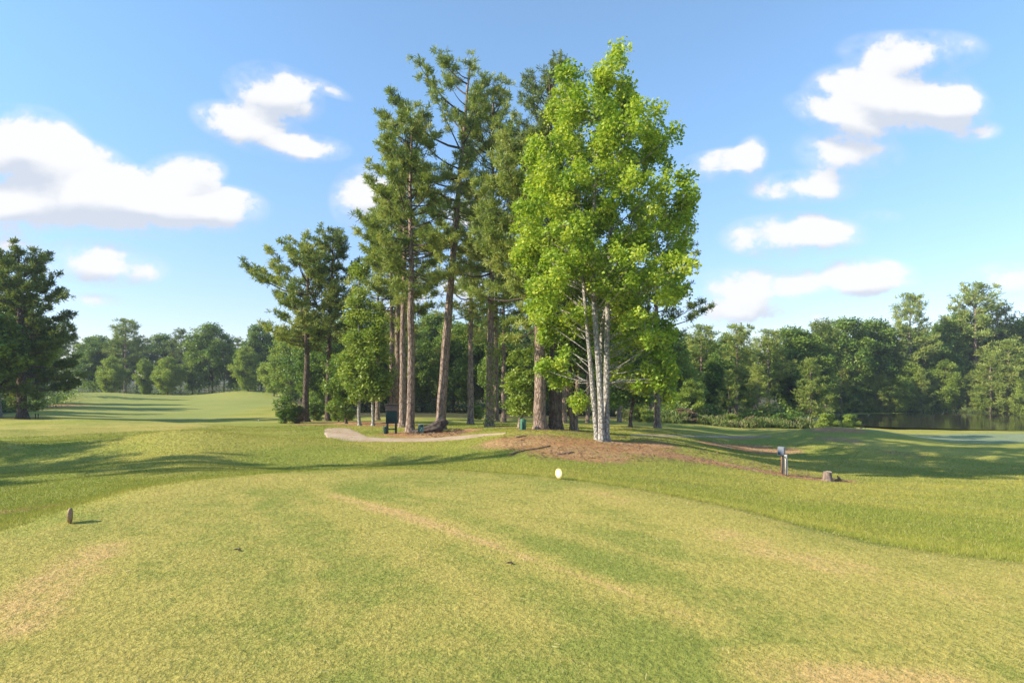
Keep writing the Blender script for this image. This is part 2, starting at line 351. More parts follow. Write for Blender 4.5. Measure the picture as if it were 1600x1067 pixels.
def N_tee(t):
    a = N(t, 'ShaderNodeAttribute', attribute_name='ma'); s_ = N(t, 'ShaderNodeSeparateColor'); t.links.new(a.outputs['Color'], s_.inputs[0]); return s_.outputs[0]
def turf_colour(t, blade):
    geo = N(t, 'ShaderNodeNewGeometry'); P = geo.outputs['Position']
    a = N(t, 'ShaderNodeAttribute', attribute_name='ma'); b = N(t, 'ShaderNodeAttribute', attribute_name='mb')
    sa = N(t, 'ShaderNodeSeparateColor'); t.links.new(a.outputs['Color'], sa.inputs[0])
    sb = N(t, 'ShaderNodeSeparateColor'); t.links.new(b.outputs['Color'], sb.inputs[0])
    tee, clay, green, forest = sa.outputs[0], sa.outputs[1], sa.outputs[2], a.outputs['Alpha']
    straw, dark, fair = sb.outputs[0], sb.outputs[1], sb.outputs[2]
    n1 = noise(t, P, 0.55, 4, .6).outputs[0]; n2 = noise(t, P, 3.2, 4, .65).outputs[0]; n3 = noise(t, P, 24, 3, .7).outputs[0]
    nb = noise(t, P, 0.13, 3, .55).outputs[0]; n4 = noise(t, P, 9.0, 3, .6).outputs[0]
    # rough grass
    g = mixc(t, maprange(t, nb, .38, .62), (.30, .325, .055), (.50, .43, .095))
    g = mixc(t, maprange(t, n2, .42, .72), g, (.40, .37, .08))
    g = mixc(t, maprange(t, n1, .52, .75, 0, .55), g, (.36, .32, .095))
    g = mixc(t, maprange(t, n4, .36, .62, .5, 0), g, (.13, .18, .03))
    # fairway
    g = mixc(t, math_(t, 'MULTIPLY', fair, .8), g, (.30, .33, .095))
    # tee turf
    s = math_(t, 'ADD', math_(t, 'MULTIPLY', straw, .36), math_(t, 'MULTIPLY', dark, -.16))
    k = math_(t, 'ADD', math_(t, 'ADD', math_(t, 'MULTIPLY', n2, .7), math_(t, 'MULTIPLY', n1, .9)), s)
    k = math_(t, 'ADD', k, math_(t, 'MULTIPLY', math_(t, 'SUBTRACT', n3, .5), .35))
    k = math_(t, 'ADD', k, math_(t, 'MULTIPLY', math_(t, 'SUBTRACT', nb, .5), .7))
    tg = mixc(t, maprange(t, k, .48, .92), (.27, .288, .060), (.445, .375, .098))
    tg = mixc(t, maprange(t, k, .92, 1.32), tg, (.58, .40, .155))
    g = mixc(t, tee, g, tg)
    gr = mixc(t, maprange(t, n2, .3, .7), (.23, .285, .15), (.30, .335, .18))
    g = mixc(t, green, g, gr)
    # clay
    cn = math_(t, 'ADD', math_(t, 'MULTIPLY', clay, 1.0), math_(t, 'MULTIPLY', math_(t, 'SUBTRACT', n2, .5), 1.5))
    cn = math_(t, 'ADD', cn, math_(t, 'MULTIPLY', math_(t, 'SUBTRACT', n4, .5), 2.4))
    cm = math_(t, 'MULTIPLY', maprange(t, cn, .34, .56), maprange(t, clay, .02, .2))
    if blade: cm = math_(t, 'MULTIPLY', cm, .75)
    cc = mixc(t, maprange(t, n1, .35, .65), (.56, .26, .11), (.66, .39, .19))
    cc = mixc(t, maprange(t, n4, .35, .7), cc, (.27, .15, .085))
    g = mixc(t, cm, g, cc)
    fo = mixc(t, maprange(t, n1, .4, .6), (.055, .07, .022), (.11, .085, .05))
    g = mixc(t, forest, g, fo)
    return g, n3, n4, n2
M = {}
m, t, o = new_mat('turf_ground')
g, n3, n4, n2 = turf_colour(t, False)
g = mixc(t, maprange(t, n3, .3, .6, .35, 0), g, (.06, .075, .02))
hh = math_(t, 'MULTIPLY', math_(t, 'ADD', n4, n2), math_(t, 'MULTIPLY_ADD', N_tee(t), -.85, 1.0))
hh = math_(t, 'MULTIPLY_ADD', n3, .35, hh)
principled(t, o, g, .95, .1, hh, .9, .07); M['ground'] = m
m, t, o = new_mat('grass_blade')
g, n3, n4, n2 = turf_colour(t, True)
lv = N(t, 'ShaderNodeAttribute', attribute_name='lv').outputs['Fac']
g = mixc(t, maprange(t, lv, 0, .35, .55, 0), g, (.08, .14, .022))
g = mixc(t, maprange(t, lv, .62, 1, 0, .9), g, (.61, .53, .26))
d = N(t, 'ShaderNodeBsdfDiffuse'); tr = N(t, 'ShaderNodeBsdfTranslucent'); mx = N(t, 'ShaderNodeMixShader'); mx.inputs[0].default_value = .3
t.links.new(g, d.inputs[0]); t.links.new(g, tr.inputs[0]); t.links.new(d.outputs[0], mx.inputs[1]); t.links.new(tr.outputs[0], mx.inputs[2]); t.links.new(mx.outputs[0], o.inputs[0])
M['blade'] = m

def leaf_mat(name, c_dark, c_mid, c_light, trans=.35, spec=.3, tvar=.25):
    m, t, o = new_mat(name)
    lv = N(t, 'ShaderNodeAttribute', attribute_name='lv').outputs['Fac']
    oi = N(t, 'ShaderNodeObjectInfo')
    v = math_(t, 'ADD', lv, math_(t, 'MULTIPLY', math_(t, 'SUBTRACT', oi.outputs['Random'], .5), tvar))
    g = mixc(t, maprange(t, v, 0, .5, 0, 1, False), c_dark, c_mid)
    g = mixc(t, maprange(t, v, .5, 1, 0, 1, False), g, c_light)
    b = N(t, 'ShaderNodeBsdfPrincipled'); t.links.new(g, b.inputs['Base Color']); b.inputs['Roughness'].default_value = .5
    b.inputs['Specular IOR Level'].default_value = spec
    tr = N(t, 'ShaderNodeBsdfTranslucent'); tc_ = mixc(t, 1.0, g, (1.25, 1.2, .55), 'MULTIPLY'); t.links.new(tc_, tr.inputs[0])
    mx = N(t, 'ShaderNodeMixShader'); mx.inputs[0].default_value = trans
    t.links.new(b.outputs[0], mx.inputs[1]); t.links.new(tr.outputs[0], mx.inputs[2]); t.links.new(mx.outputs[0], o.inputs[0])
    return m
M['hero_leaf'] = leaf_mat('bright_leaf', (.155, .285, .026), (.33, .45, .045), (.60, .65, .12), .42, .35, 0)
M['broad'] = leaf_mat('broad_leaf', (.065, .13, .024), (.145, .235, .038), (.28, .36, .065), .32, .3)
M['broad_light'] = leaf_mat('light_leaf', (.13, .21, .033), (.26, .35, .055), (.42, .48, .11), .38, .3)
M['needle'] = leaf_mat('pine_needle', (.12, .175, .04), (.265, .335, .07), (.45, .46, .14), .28, .25)
M['needle_dark'] = leaf_mat('dark_needle', (.07, .11, .03), (.165, .22, .05), (.29, .33, .085), .25, .25)
M['needle_young'] = leaf_mat('young_needle', (.14, .20, .04), (.26, .32, .06), (.40, .42, .11), .3, .25)
M['weed'] = leaf_mat('weed_leaf', (.10, .15, .04), (.19, .24, .06), (.34, .29, .16), .3, .2)
M['brown'] = leaf_mat('dry_brush', (.16, .10, .06), (.28, .19, .12), (.38, .30, .20), .2, .1)

def bark(name, c1, c2, c3, sc_=(6, 6, 1.5), lichen=None):
    m, t, o = new_mat(name); tc = N(t, 'ShaderNodeTexCoord'); P = mapping(t, tc.outputs['Object'], scale=sc_)
    v = N(t, 'ShaderNodeTexVoronoi', feature='DISTANCE_TO_EDGE'); v.inputs['Scale'].default_value = 1.4
    dn = noise(t, P, 1.2, 3, .6)
    ad = N(t, 'ShaderNodeVectorMath', operation='ADD'); t.links.new(P, ad.inputs[0]); t.links.new(dn.outputs['Color'], ad.inputs[1]); t.links.new(ad.outputs[0], v.inputs['Vector'])
    n = noise(t, P, 3, 4, .65).outputs[0]
    c = mixc(t, maprange(t, n, .3, .7), c1, c2); c = mixc(t, maprange(t, v.outputs[0], 0, .13, .85, 0), c, c3)
    if lichen:
        ln = noise(t, mapping(t, tc.outputs['Object'], scale=(3, 3, 5)), 1.6, 4, .7).outputs[0]
        c = mixc(t, maprange(t, ln, .55, .68, 0, .8), c, lichen)
    h = math_(t, 'ADD', maprange(t, v.outputs[0], 0, .2), math_(t, 'MULTIPLY', n, .6))
    principled(t, o, c, .95, .1, h, .9, .05); return m
M['pine_bark'] = bark('pine_bark', (.27, .19, .145), (.42, .32, .25), (.11, .075, .055))
M['dark_bark'] = bark('dark_bark', (.12, .085, .065), (.20, .15, .115), (.045, .032, .025))
M['pale_bark'] = bark('pale_bark', (.36, .33, .28), (.50, .47, .41), (.17, .15, .125), (5, 5, 3), (.20, .20, .16))
M['branch'] = bark('branch_bark', (.17, .13, .10), (.27, .21, .165), (.08, .06, .045), (14, 14, 14))
def simple(name, c, rough=.7, var=.25, scale=8, spec=.3, bstr=.2, metallic=0.0, stretch=(1, 1, 1)):
    m, t, o = new_mat(name); tc = N(t, 'ShaderNodeTexCoord')
    n = noise(t, mapping(t, tc.outputs['Object'], scale=stretch), scale, 5, .65).outputs[0]
    cc = mixc(t, maprange(t, n, .3, .7), tuple(x*(1-var) for x in c), tuple(min(1, x*(1+var)) for x in c))
    principled(t, o, cc, rough, spec, n, bstr, .01, metallic); return m
M['green_paint'] = simple('weathered_green_paint', (.022, .062, .055), .6, .35, 9, .35, .2, 0, (6, 6, 1))
M['brown_wood'] = simple('weathered_brown_wood', (.20, .15, .12), .85, .4, 10, .15, .3, 0, (1, 6, 6))
M['grey_wood'] = simple('grey_weathered_wood', (.40, .36, .28), .9, .35, 8, .1, .4, 0, (8, 8, 1))
M['grey_metal'] = simple('painted_grey_metal', (.20, .215, .24), .5, .15, 6, .4, .05)
M['pvc'] = simple('grey_conduit', (.50, .47, .40), .5, .2, 10, .4, .05)
M['rust'] = simple('rusty_pipe', (.26, .13, .07), .8, .35, 20)
M['pedestal'] = simple('green_pedestal_paint', (.055, .15, .085), .5, .2, 7, .4, .05)
M['rock'] = simple('dark_rock', (.075, .058, .048), .9, .6, 5, .2, 1.0)
M['stump_side'] = simple('stump_bark', (.20, .15, .12), .95, .5, 9, .1, .8, 0, (2, 2, .5))
M['stump_top'] = simple('stump_cut_wood', (.42, .32, .23), .9, .3, 12, .1, .3)
M['root'] = simple('root_bark', (.20, .13, .09), .95, .4, 12, .1, .5)
M['white_marker'] = simple('white_painted_marker', (.82, .81, .72), .5, .04, 5, .4, .02)
M['yellow'] = simple('yellow_paint', (.75, .62, .16), .5, .08, 8, .4, .02)
M['tan_wood'] = simple('tan_wood_marker', (.33, .21, .11), .7, .3, 9, .3, .2, 0, (2, 2, 8))
M['black'] = simple('black_plastic', (.03, .03, .035), .6, .2, 8)
M['sign_face'] = simple('faded_sign_face', (.16, .30, .28), .5, .5, 18, .3, .05)
M['clod'] = simple('dry_leaf_litter', (.10, .075, .05), .95, .4, 40)
m, t, o = new_mat('concrete_path'); tc = N(t, 'ShaderNodeTexCoord')
n = noise(t, tc.outputs['Object'], 1.3, 6, .65).outputs[0]; n_ = noise(t, tc.outputs['Object'], 14, 4, .6).outputs[0]
c = mixc(t, maprange(t, n, .35, .68), (.50, .385, .275), (.40, .275, .18)); c = mixc(t, maprange(t, n_, .4, .7, 0, .35), c, (.30, .22, .15))
principled(t, o, c, .95, .1, n_, .3, .01); M['path'] = m
m, t, o = new_mat('pond_water'); tc = N(t, 'ShaderNodeTexCoord')
n = noise(t, mapping(t, tc.outputs['Object'], scale=(1, 2.2, 1)), .9, 4, .6).outputs[0]
b = principled(t, o, (.035, .032, .018), .03, .5, n, .035, .25); M['water'] = m

# ------------------------------------------------------------------ the ground
fine = np.arange(-52, 52.01, 0.2); coarse = np.arange(54, 307, 2.5)
ang = np.radians(np.concatenate([fine, coarse])); na = len(ang)
rr = np.exp(np.linspace(math.log(0.35), math.log(260), 430)); rr = np.concatenate([rr, np.exp(np.linspace(math.log(290), math.log(700), 10))]); nr = len(rr)
RRg, AAg = np.meshgrid(rr, ang, indexing='ij')
GX = (RRg * np.sin(AAg)).ravel(); GY = (RRg * np.cos(AAg)).ravel(); GZ = hgt(GX, GY)
i = np.arange(nr - 1)[:, None] * na; j = np.arange(na)[None]; j2 = (j + 1) % na
GQ = np.stack([i + j, i + na + j, i + na + j2, i + j2], -1).reshape(-1, 4)
V = np.vstack([np.stack([GX, GY, GZ], -1), [[0, 0, float(hgt(0, 0.001))]]])
GT = np.stack([np.full(na, nr*na), j.ravel(), j2.ravel()], -1)
at_ = mask_attrs(np.append(GX, 0), np.append(GY, .001))
tag(mesh_np('ground', V, [GT, GQ], M['ground'], at_, smooth=True), kind='structure')

a = np.linspace(0, 2*np.pi, 96, endpoint=False)
V = np.vstack([[[108, 86, WZ]], np.stack([108 + 67*np.cos(a), 86 + 20.2*np.sin(a), np.full(96, WZ)], -1)])
tag(mesh_np('pond_water', V, np.array([(0, 1+q, 1+(q+1) % 96) for q in range(96)]), M['water']), kind='structure')

def ribbon(name, pts, lift=.035):
    """pts: (px, near row, far row) -> path strip lying on the ground"""
    L = []
    for k in range(len(pts) - 1):
        for s in np.linspace(0, 1, 9, endpoint=(k == len(pts) - 2)): L.append([pts[k][c]*(1-s) + pts[k+1][c]*s for c in range(3)])
    V = []; m_ = 7
    rg = np.random.default_rng(3)
    for (px, y0, y1) in L:
        A = ground(px, y0); B = ground(px, y1)
        jit = rg.uniform(-.05, .05, 2)
        for s in np.linspace(0, 1, m_):
            q = A*(1-s) + B*s; 
            if s == 0: q = q + jit[0]*np.array([0, 1, 0])
            if s == 1: q = q + jit[1]*np.array([0, 1, 0])
            V.append((q[0], q[1], float(hgt(q[0], q[1])) + lift*(1 if 0 < s < 1 else -.3)))
    n = len(L); i = np.arange(n-1)[:, None]*m_; j = np.arange(m_-1)[None]
    Q = np.stack([i+j, i+m_+j, i+m_+j+1, i+j+1], -1).reshape(-1, 4)
    return tag(mesh_np(name, V, Q, M['path'], smooth=True), kind='structure')
ribbon('cart_path', [(507,679,671),(512,686,668.5),(530,689,667.5),(548,690,669),(560,690.5,675),(575,690.5,682.5),(600,690.5,684.5),(640,690.5,684.5),(680,690,683.5),(720,687,680.5),(750,682.5,678.2),(790,678,676.8)])
ribbon('far_path', [(985,681.5,679),(1040,682.5,680),(1100,683,680.6),(1160,683,681),(1205,683,681.6)], .04)

# grass blades: short turf near the camera
def blades(name, n, r0, r1, seed, th0=-47, th1=47):
    rg = np.random.default_rng(seed)
    r = r0 * (r1 / r0) ** (rg.random(n) ** 0.95); th = np.radians(rg.uniform(th0, th1, n))
    X = r*np.sin(th); Y = r*np.cos(th); Z = hgt(X, Y)
    tee, clay, green, forest, straw, dark, fair = masks(X, Y)
    keep = rg.random(n) > clay * .8; X, Y, Z, r, tee, clay = [q[keep] for q in (X, Y, Z, r, tee, clay)]; n = len(X)
    H_ = np.where(tee > .5, rg.uniform(.008, .020, n), rg.uniform(.018, .042, n)) * (1 + .02*r)
    W = np.maximum(.0020, .00062*r) * rg.uniform(.7, 1.3, n)
    az = rg.uniform(0, 2*np.pi, n); lean = rg.uniform(.2, 1.2, n) ; az2 = rg.uniform(0, 2*np.pi, n)
    b = np.stack([X, Y, Z - .003], -1); w = np.stack([np.cos(az)*W, np.sin(az)*W, 0*W], -1)*.5
    tip = b + np.stack([np.cos(az2)*lean*H_, np.sin(az2)*lean*H_, H_], -1)
    V = np.stack([b - w, b + w, tip], 1).reshape(-1, 3)
    lv = np.clip(rg.normal(.42, .22, n), 0, 1); at_ = mask_attrs(X, Y)
    at_ = {k: np.repeat(v_, 3, 0) for k, v_ in at_.items()}; at_['lv'] = np.repeat(lv, 3)
    return tag(mesh_np(name, V, np.arange(3*n).reshape(-1, 3), M['blade'], at_), 'short yellow green turf grass covering the tee and slopes', 'grass', kind='stuff')
blades('grass', 950000, 2.3, 46, 11)
def litter(name, n, poly, seed, L0, L1, W0, mat, label, cat, lvr, lift=.012):
    """loose bits lying about: short flat strips"""
    rg = np.random.default_rng(seed); P = np.array([ground(*q)[:2] for q in poly]); lo, hi = P.min(0), P.max(0)
    X, Y = rg.uniform(lo[0], hi[0], n*3), rg.uniform(lo[1], hi[1], n*3)
    ins = np.zeros(len(X), bool)
    for (x0, y0), (x1, y1) in zip(P, np.roll(P, -1, 0)):
        c = ((y0 > Y) != (y1 > Y)) & (X < (x1-x0)*(Y-y0)/(y1-y0+1e-9) + x0); ins ^= c
    X, Y = X[ins][:n], Y[ins][:n]; n = len(X); Z = hgt(X, Y) + lift
    a = rg.uniform(0, 2*np.pi, n); L = rg.uniform(L0, L1, n); W = W0*rg.uniform(.6, 1.4, n)
    d = np.stack([np.cos(a)*L, np.sin(a)*L, rg.normal(size=n)*L*.25], -1)*.5; w = np.stack([-np.sin(a)*W, np.cos(a)*W, rg.normal(size=n)*W*.4], -1)*.5
    C = np.stack([X, Y, Z], -1); V = np.stack([C-d-w, C-d+w, C+d+w, C+d-w], 1).reshape(-1, 3)
    at_ = {k: np.repeat(v_, 4, 0) for k, v_ in mask_attrs(X, Y).items()}; at_['lv'] = np.repeat(rg.uniform(*lvr, n), 4)
    return tag(mesh_np(name, V, np.arange(4*n).reshape(-1, 4), mat, at_), label, cat, kind='stuff')
litter('clippings', 1700, [(-100,840),(200,775),(500,738),(900,752),(1600,900),(1750,1090),(-150,1090)], 5, 0.012, .038, .0028, M['blade'], 'pale dry grass clippings lying on the tee', 'clippings', (.9, 1), .016)
litter('pine_litter', 3600, [(780,684),(860,668),(960,680),(1100,702),(1260,738),(1330,752),(1200,742),(1080,724),(980,722),(860,722),(800,706)], 6, .05, .22, .022, M['brown'], 'brown pine litter and twigs scattered on the clay bank', 'litter', (0, .5), .03)
litter('bark_mulch', 900, [(630,680),(650,672),(715,670),(730,676),(690,684)], 7, .05, .16, .04, M['brown'], 'brown bark mulch around the dark boulder', 'mulch', (0, .7), .04)

# ------------------------------------------------------------------ trees
def leaf_quads(C, size, rg, up=.5, aspect=.75):
    n = len(C); nv = rg.normal(size=(n, 3)); nv[:, 2] = np.abs(nv[:, 2]) + up
    nv /= np.linalg.norm(nv, axis=1, keepdims=True)
    u = np.cross(nv, rg.normal(size=(n, 3))); u /= np.linalg.norm(u, axis=1, keepdims=True); v = np.cross(nv, u)
    s = (size * rg.uniform(.6, 1.3, n))[:, None]
    k = s * .5
    V = np.stack([C - u*k, C - v*k*aspect + nv*k*.15, C + u*k, C + v*k*aspect + nv*k*.15], 1).reshape(-1, 3)
    return V, np.arange(4*n).reshape(-1, 4)
def needles(C, D, n_each, length, width, rg, spread=.9):
    n = len(C); C2 = np.repeat(C, n_each, 0); D2 = np.repeat(D, n_each, 0)
    d = D2 + rg.normal(size=C2.shape)*spread; d /= np.linalg.norm(d, axis=1, keepdims=True)
    w = np.cross(d, rg.normal(size=d.shape)); w /= np.linalg.norm(w, axis=1, keepdims=True)
    L = (length*rg.uniform(.6, 1.15, len(C2)))[:, None]; b = C2 + rg.normal(size=C2.shape)*length*.12
    V = np.stack([b - w*width*.3, b + w*width*.3, b + d*L + w*width*.5, b + d*L - w*width*.5], 1).reshape(-1, 3)
    return V, np.arange(4*len(C2)).reshape(-1, 4)
def trunk_line(H, lean, rg, n=14, wig=.12):
    t = np.linspace(0, 1, n); x = lean[0]*H*t**1.1 + np.cumsum(rg.normal(size=n))*wig*.25; y = lean[1]*H*t**1.1 + np.cumsum(rg.normal(size=n))*wig*.25
    x -= x[0]; y -= y[0]
    return np.stack([x, y, t*H], -1)
def on_line(L, z):
    return np.array([np.interp(z, L[:, 2], L[:, 0]), np.interp(z, L[:, 2], L[:, 1]), z])
def flare(mb, L, r0, rtop, k=12, rg=None, pw=.8, fl=.5):
    zz = np.concatenate([[-.4, 0, .12, .3, .6, 1.1], np.linspace(1.8, L[-1, 2], 14)])
    P = np.array([on_line(L, max(z, 0)) + (0, 0, min(z, 0)) for z in zz])
    t = np.clip(zz / L[-1, 2], 0, 1)
    rad = (rtop + (r0 - rtop)*(1 - t)**pw) * (1 + fl*np.exp(-np.maximum(zz, 0)/(.9*r0)))
    mb.tube(P, rad, k, .05, rg)

def pine(H, base, Rm, r0, seed, lean=(0, 0), nb=70, needles_n=14, nl=.24, nw=.022, tufts=1.0, mat='needle', bark_='pine_bark', prof=None, side=None, up0=-.15, up1=.9, far=False, shape=.62, dead=0, ivy=False):
    """returns an Empty with trunk, branches and crown"""
    rg = np.random.default_rng(seed); L = trunk_line(H, lean, rg)
    root = empty('pine_tree'); tb = MB(); flare(tb, L, r0, r0*.12, 8 if far else 14, rg); tb.build('trunk', M[bark_], root, True)
    br = MB(); C = []; D = []; CL = []
    prof = prof or (lambda t: (np.clip(t/.18, .45, 1))*(1 - t)**shape + .10)
    for b in range(nb):
        t = (b + rg.random()) / nb; t = t**.92; z = H*(base + (1-base)*t*.985)
        az = b*2.399 + rg.normal()*.5; ln = Rm*prof(t)*(rg.uniform(.55, 1.12) if far else rg.choice([rg.uniform(.3, .65), rg.uniform(.75, 1.25)], p=[.35, .65]))
        if side is not None: ln *= side(az, t)
        if ln < .25: ln = .25
        el = up0 + (up1 - up0)*t + rg.normal()*.14
        p0 = on_line(L, z); s = np.linspace(0, 1, 6)
        dx = np.cos(el)*s*ln; dz = np.sin(el)*s*ln + .16*ln*s**2.2 - .10*ln*np.sin(np.pi*s)
        az_ = az + rg.normal()*.25*s
        P = p0 + np.stack([np.cos(az_)*dx, np.sin(az_)*dx, dz], -1)
        rb = .010 + .013*ln + r0*.04
        br.tube(P, rb*(1 - s*.85), 3 if far else 5)
        if b < dead and rg.random() < .8: continue
        cl = rg.random()
        ns = max(2, int(ln*2.6*tufts))
        for q in range(ns):
            u = rg.uniform(.30 if far else .46, 1) if q else 1.0
            a0 = np.array([np.interp(u, s, P[:, c]) for c in range(3)])
            sa = az + rg.choice([-1, 1])*rg.uniform(.3, 1.2); sl = (.22 + .34*ln*(1.15 - u))*rg.uniform(.6, 1.2)
            se = el*.5 + rg.uniform(.05, .6)
            d = np.array([np.cos(sa)*np.cos(se), np.sin(sa)*np.cos(se), np.sin(se)])
            e = a0 + d*sl
            if not far: br.tube(np.array([a0, a0 + d*sl*.5 + (0, 0, -.02), e]), [.012, .009, .004], 3)
            nt = max(3, int(sl/.16*1.2))
            uu = rg.uniform(.25, 1.05, nt)[:, None]
            cc = a0 + d*sl*uu + rg.normal(size=(nt, 3))*np.array([.15, .15, .07])*(1 if not far else 1.6)
            C.append(cc); D.append(np.tile(d*.6 + (0, 0, .35), (nt, 1))); CL.append(np.full(nt, cl*.35) + rg.uniform(0, .65, nt))
    br.build('branches', M['branch'], root, False)
    C = np.vstack(C); D = np.vstack(D); CL = np.concatenate(CL)
    V, Q = needles(C, D, needles_n, nl, nw, rg)
    lv = np.repeat(CL, needles_n*4)
    mesh_np('crown', V, Q, M[mat], {'lv': lv}, parent=root)
    if ivy:
        n = 900; z = rg.uniform(0.1, H*ivy, n)**1.0; a = rg.uniform(0, 6.28, n); rad = r0*(1.05)*(1 - z/H*.6) + rg.uniform(0, .14, n)
        Cc = np.array([on_line(L, q) for q in z]) + np.stack([np.cos(a)*rad, np.sin(a)*rad, 0*a], -1)
        V, Q = leaf_quads(Cc, .13, rg, 0); mesh_np('ivy', V, Q, M['broad_light'], {'lv': np.repeat(rg.random(n), 4)}, parent=root)
    return root

def broadleaf(H, base, r0, seed, env, nclump, nleaf, lsize, csize, mat='broad', bark_='dark_bark', lean=(0, 0), far=True, leaders=None, name='broadleaf_tree', center=None, points=None, up=.5, fill=.35, asym=.28, squash=.7, hang=0.0):
    """env(t) -> (left, right) half widths at crown height fraction t"""
    rg = np.random.default_rng(seed); root = empty(name); tb = MB()
    Ls = leaders or [(trunk_line(H*.92, lean, rg, wig=.3), r0)]
    for (L, r_) in Ls: flare(tb, L, r_, r_*.1, 8 if far else 14, rg, fl=.5 if leaders else .7)
    tb.build('trunk', M[bark_], root, True)
    br = MB(); C = []; CL = []
    ts = np.linspace(0, 1, 60); w = np.array([sum(env(q))**1.6 for q in ts]); w /= w.sum(); cdf = np.cumsum(w)
    ph = rg.uniform(0, 6.28, 3)
    for c in range(nclump):
        t = np.interp(rg.random(), cdf, ts); z = H*(base + (1-base)*t)
        az = rg.uniform(0, 2*np.pi); lw, rw = env(t); f = .5 + .5*math.cos(az)
        Rr = lw*(1-f) + rw*f if True else 0
        Rr *= 1 + asym*math.sin(2*az + ph[0] + 4*t) * .6 + asym*math.sin(3*az + ph[1] - 7*t)*.4
        rho = Rr*math.sqrt(rg.uniform(fill, 1))*rg.uniform(.85, 1.06)
        if points is not None: cx, cy = 0, 0
        elif center is not None: cx, cy = center(t)
        else: cx, cy = on_line(Ls[0][0], min(z, Ls[0][0][-1, 2]))[:2]
        cp = np.array([cx + rho*math.cos(az), cy + rho*math.sin(az), z])
        if points is not None: cp = points[c]; z = cp[2]; rho = max(.5, np.hypot(cp[0]-cx, cp[1]-cy)*.8)
        L, r_ = Ls[int(np.argmin([np.hypot(*(on_line(q[0], min(z, q[0][-1, 2]))[:2] - cp[:2])) for q in Ls]))] if leaders else Ls[0]
        z0 = max(H*base*.85, z - rho*rg.uniform(.25, .8)); z0 = min(z0, L[-1, 2]*.97); p0 = on_line(L, z0)
        if points is not None and c and rg.random() < .75 and np.linalg.norm(points[c-1] - cp) < 2.2: p0 = points[c-1]; rho = .35
        mid = (p0 + cp)/2 + (0, 0, -.06*rho) + rg.normal(size=3)*.05*rho
        s = np.linspace(0, 1, 5)[:, None]; P = (1-s)**2*p0 + 2*s*(1-s)*mid + s*s*cp
        rb = (.009 + .007*rho) if points is not None else (.02 + .022*rho); br.tube(P, np.linspace(rb, .008, 5), 3 if far else 5)
        cs = csize*rg.uniform(.65, 1.3); n = int(nleaf*(cs/csize)**2*rg.uniform(.8, 1.2)); cl = rg.random()
        g = rg.normal(size=(n, 3)); g /= np.linalg.norm(g, axis=1, keepdims=True)
        g *= (rg.random(n)**.45)[:, None]*cs; g[:, 2] *= squash
        g += rg.normal(size=(n, 3))*cs*.10
        g[:, 2] -= hang*np.hypot(g[:, 0], g[:, 1])
        C.append(cp + g); CL.append(cl*.45 + rg.uniform(0, .55, n))
        k = n//5; s = rg.uniform(.45, 1, k)[:, None]; q = (1-s)**2*p0 + 2*s*(1-s)*mid + s*s*cp
        C.append(q + rg.normal(size=(k, 3))*cs*.35); CL.append(cl*.45 + rg.uniform(0, .5, k))
    br.build('branches', M['pale_bark'] if points is not None else M['branch'], root, False)
    C = np.vstack(C); CL = np.concatenate(CL); V, Q = leaf_quads(C, lsize, rg, up)
    mesh_np('crown', V, Q, M[mat], {'lv': np.repeat(CL, 4)}, parent=root)
    return root
def dome(w, p=.5, q=.35):      # a rounded crown outline
    return lambda t: (w*(min(1, t/q))**.6*max(0, 1 - max(0, t - q)/(1.02 - q))**p,)*2 if t < 1 else (.05*w,)*2
def cone(w, p=.8): return lambda t: (w*(min(1, t/.12)**.5)*(1 - t)**p + .15,)*2

def copy_tree(o):
    c = o.copy(); COL.objects.link(c)
    for ch in [x for x in bpy.data.objects if x.parent == o]:
        d = ch.copy(); COL.objects.link(d); d.parent = c
    return c
class Kind:
    """a built tree used for the first spot and copied for the others"""
    def __init__(s, root, H, W): s.root = root; s.H = H; s.W = W; s.used = False; s.kids = [x for x in bpy.data.objects if x.parent == root]
    def put(s, px, Y, top=None, h=None, rz=0.0, wide=1.0, label=None, cat='tree', group=None, sink=.1):
        if s.used:
            r = s.root.copy(); COL.objects.link(r)
            for ch in s.kids:
                d = ch.copy(); COL.objects.link(d); d.parent = r
        else: r = s.root; s.used = True
        x, y, z = at(px, Y)
        if top is not None: h = -(top - HY)/F*Y - z
        k = h/s.H; r.location = (x, y, z - sink); r.rotation_euler = (0, 0, rz); r.scale = (k*wide, k*wide, k)
        for kk in ('label', 'category', 'group'): 
            if kk in r: del r[kk]
        return tag(r, label, cat, group)
def put1(root, px, Y, label, cat='tree', group=None, rz=0):
    x, y, z = at(px, Y); root.location = (x, y, z); root.rotation_euler = (0, 0, rz); return tag(root, label, cat, group)
def hpx(px, Y, top): return -(top - HY)/F*Y - at(px, Y)[2]

# --- the tall bright green tree with several pale stems, middle of the photo
Y0 = 26.0; bx_, by_, bz_ = at(940, Y0); HH = hpx(940, Y0, 66)
zrow = lambda sy: (-(sy - HY)/F*Y0 - bz_); xcol = lambda px: (px - 940)/F*Y0
rows = [(72,950,985),(100,900,1000),(130,868,1003),(165,842,1010),(200,822,1045),(250,808,1050),(300,795,1078),(360,785,1102),(420,812,1100),(460,818,1078),(500,822,1062),(540,838,1062),(600,880,1060),(650,905,1040)]
zz = np.array([zrow(r_[0]) for r_ in rows])[::-1]; lf = np.array([xcol(r_[1]) for r_ in rows])[::-1]; rt = np.array([xcol(r_[2]) for r_ in rows])[::-1]
hb = .17
def hctr(t): z = HH*(hb + (1-hb)*t); return ((np.interp(z, zz, lf) + np.interp(z, zz, rt))/2, 0.25*math.sin(5*t))
def henv(t):
    z = HH*(hb + (1-hb)*t); w = (np.interp(z, zz, rt) - np.interp(z, zz, lf))/2
    if t < .33: w *= .72 + .28*t/.33
    return (w*.90,)*2
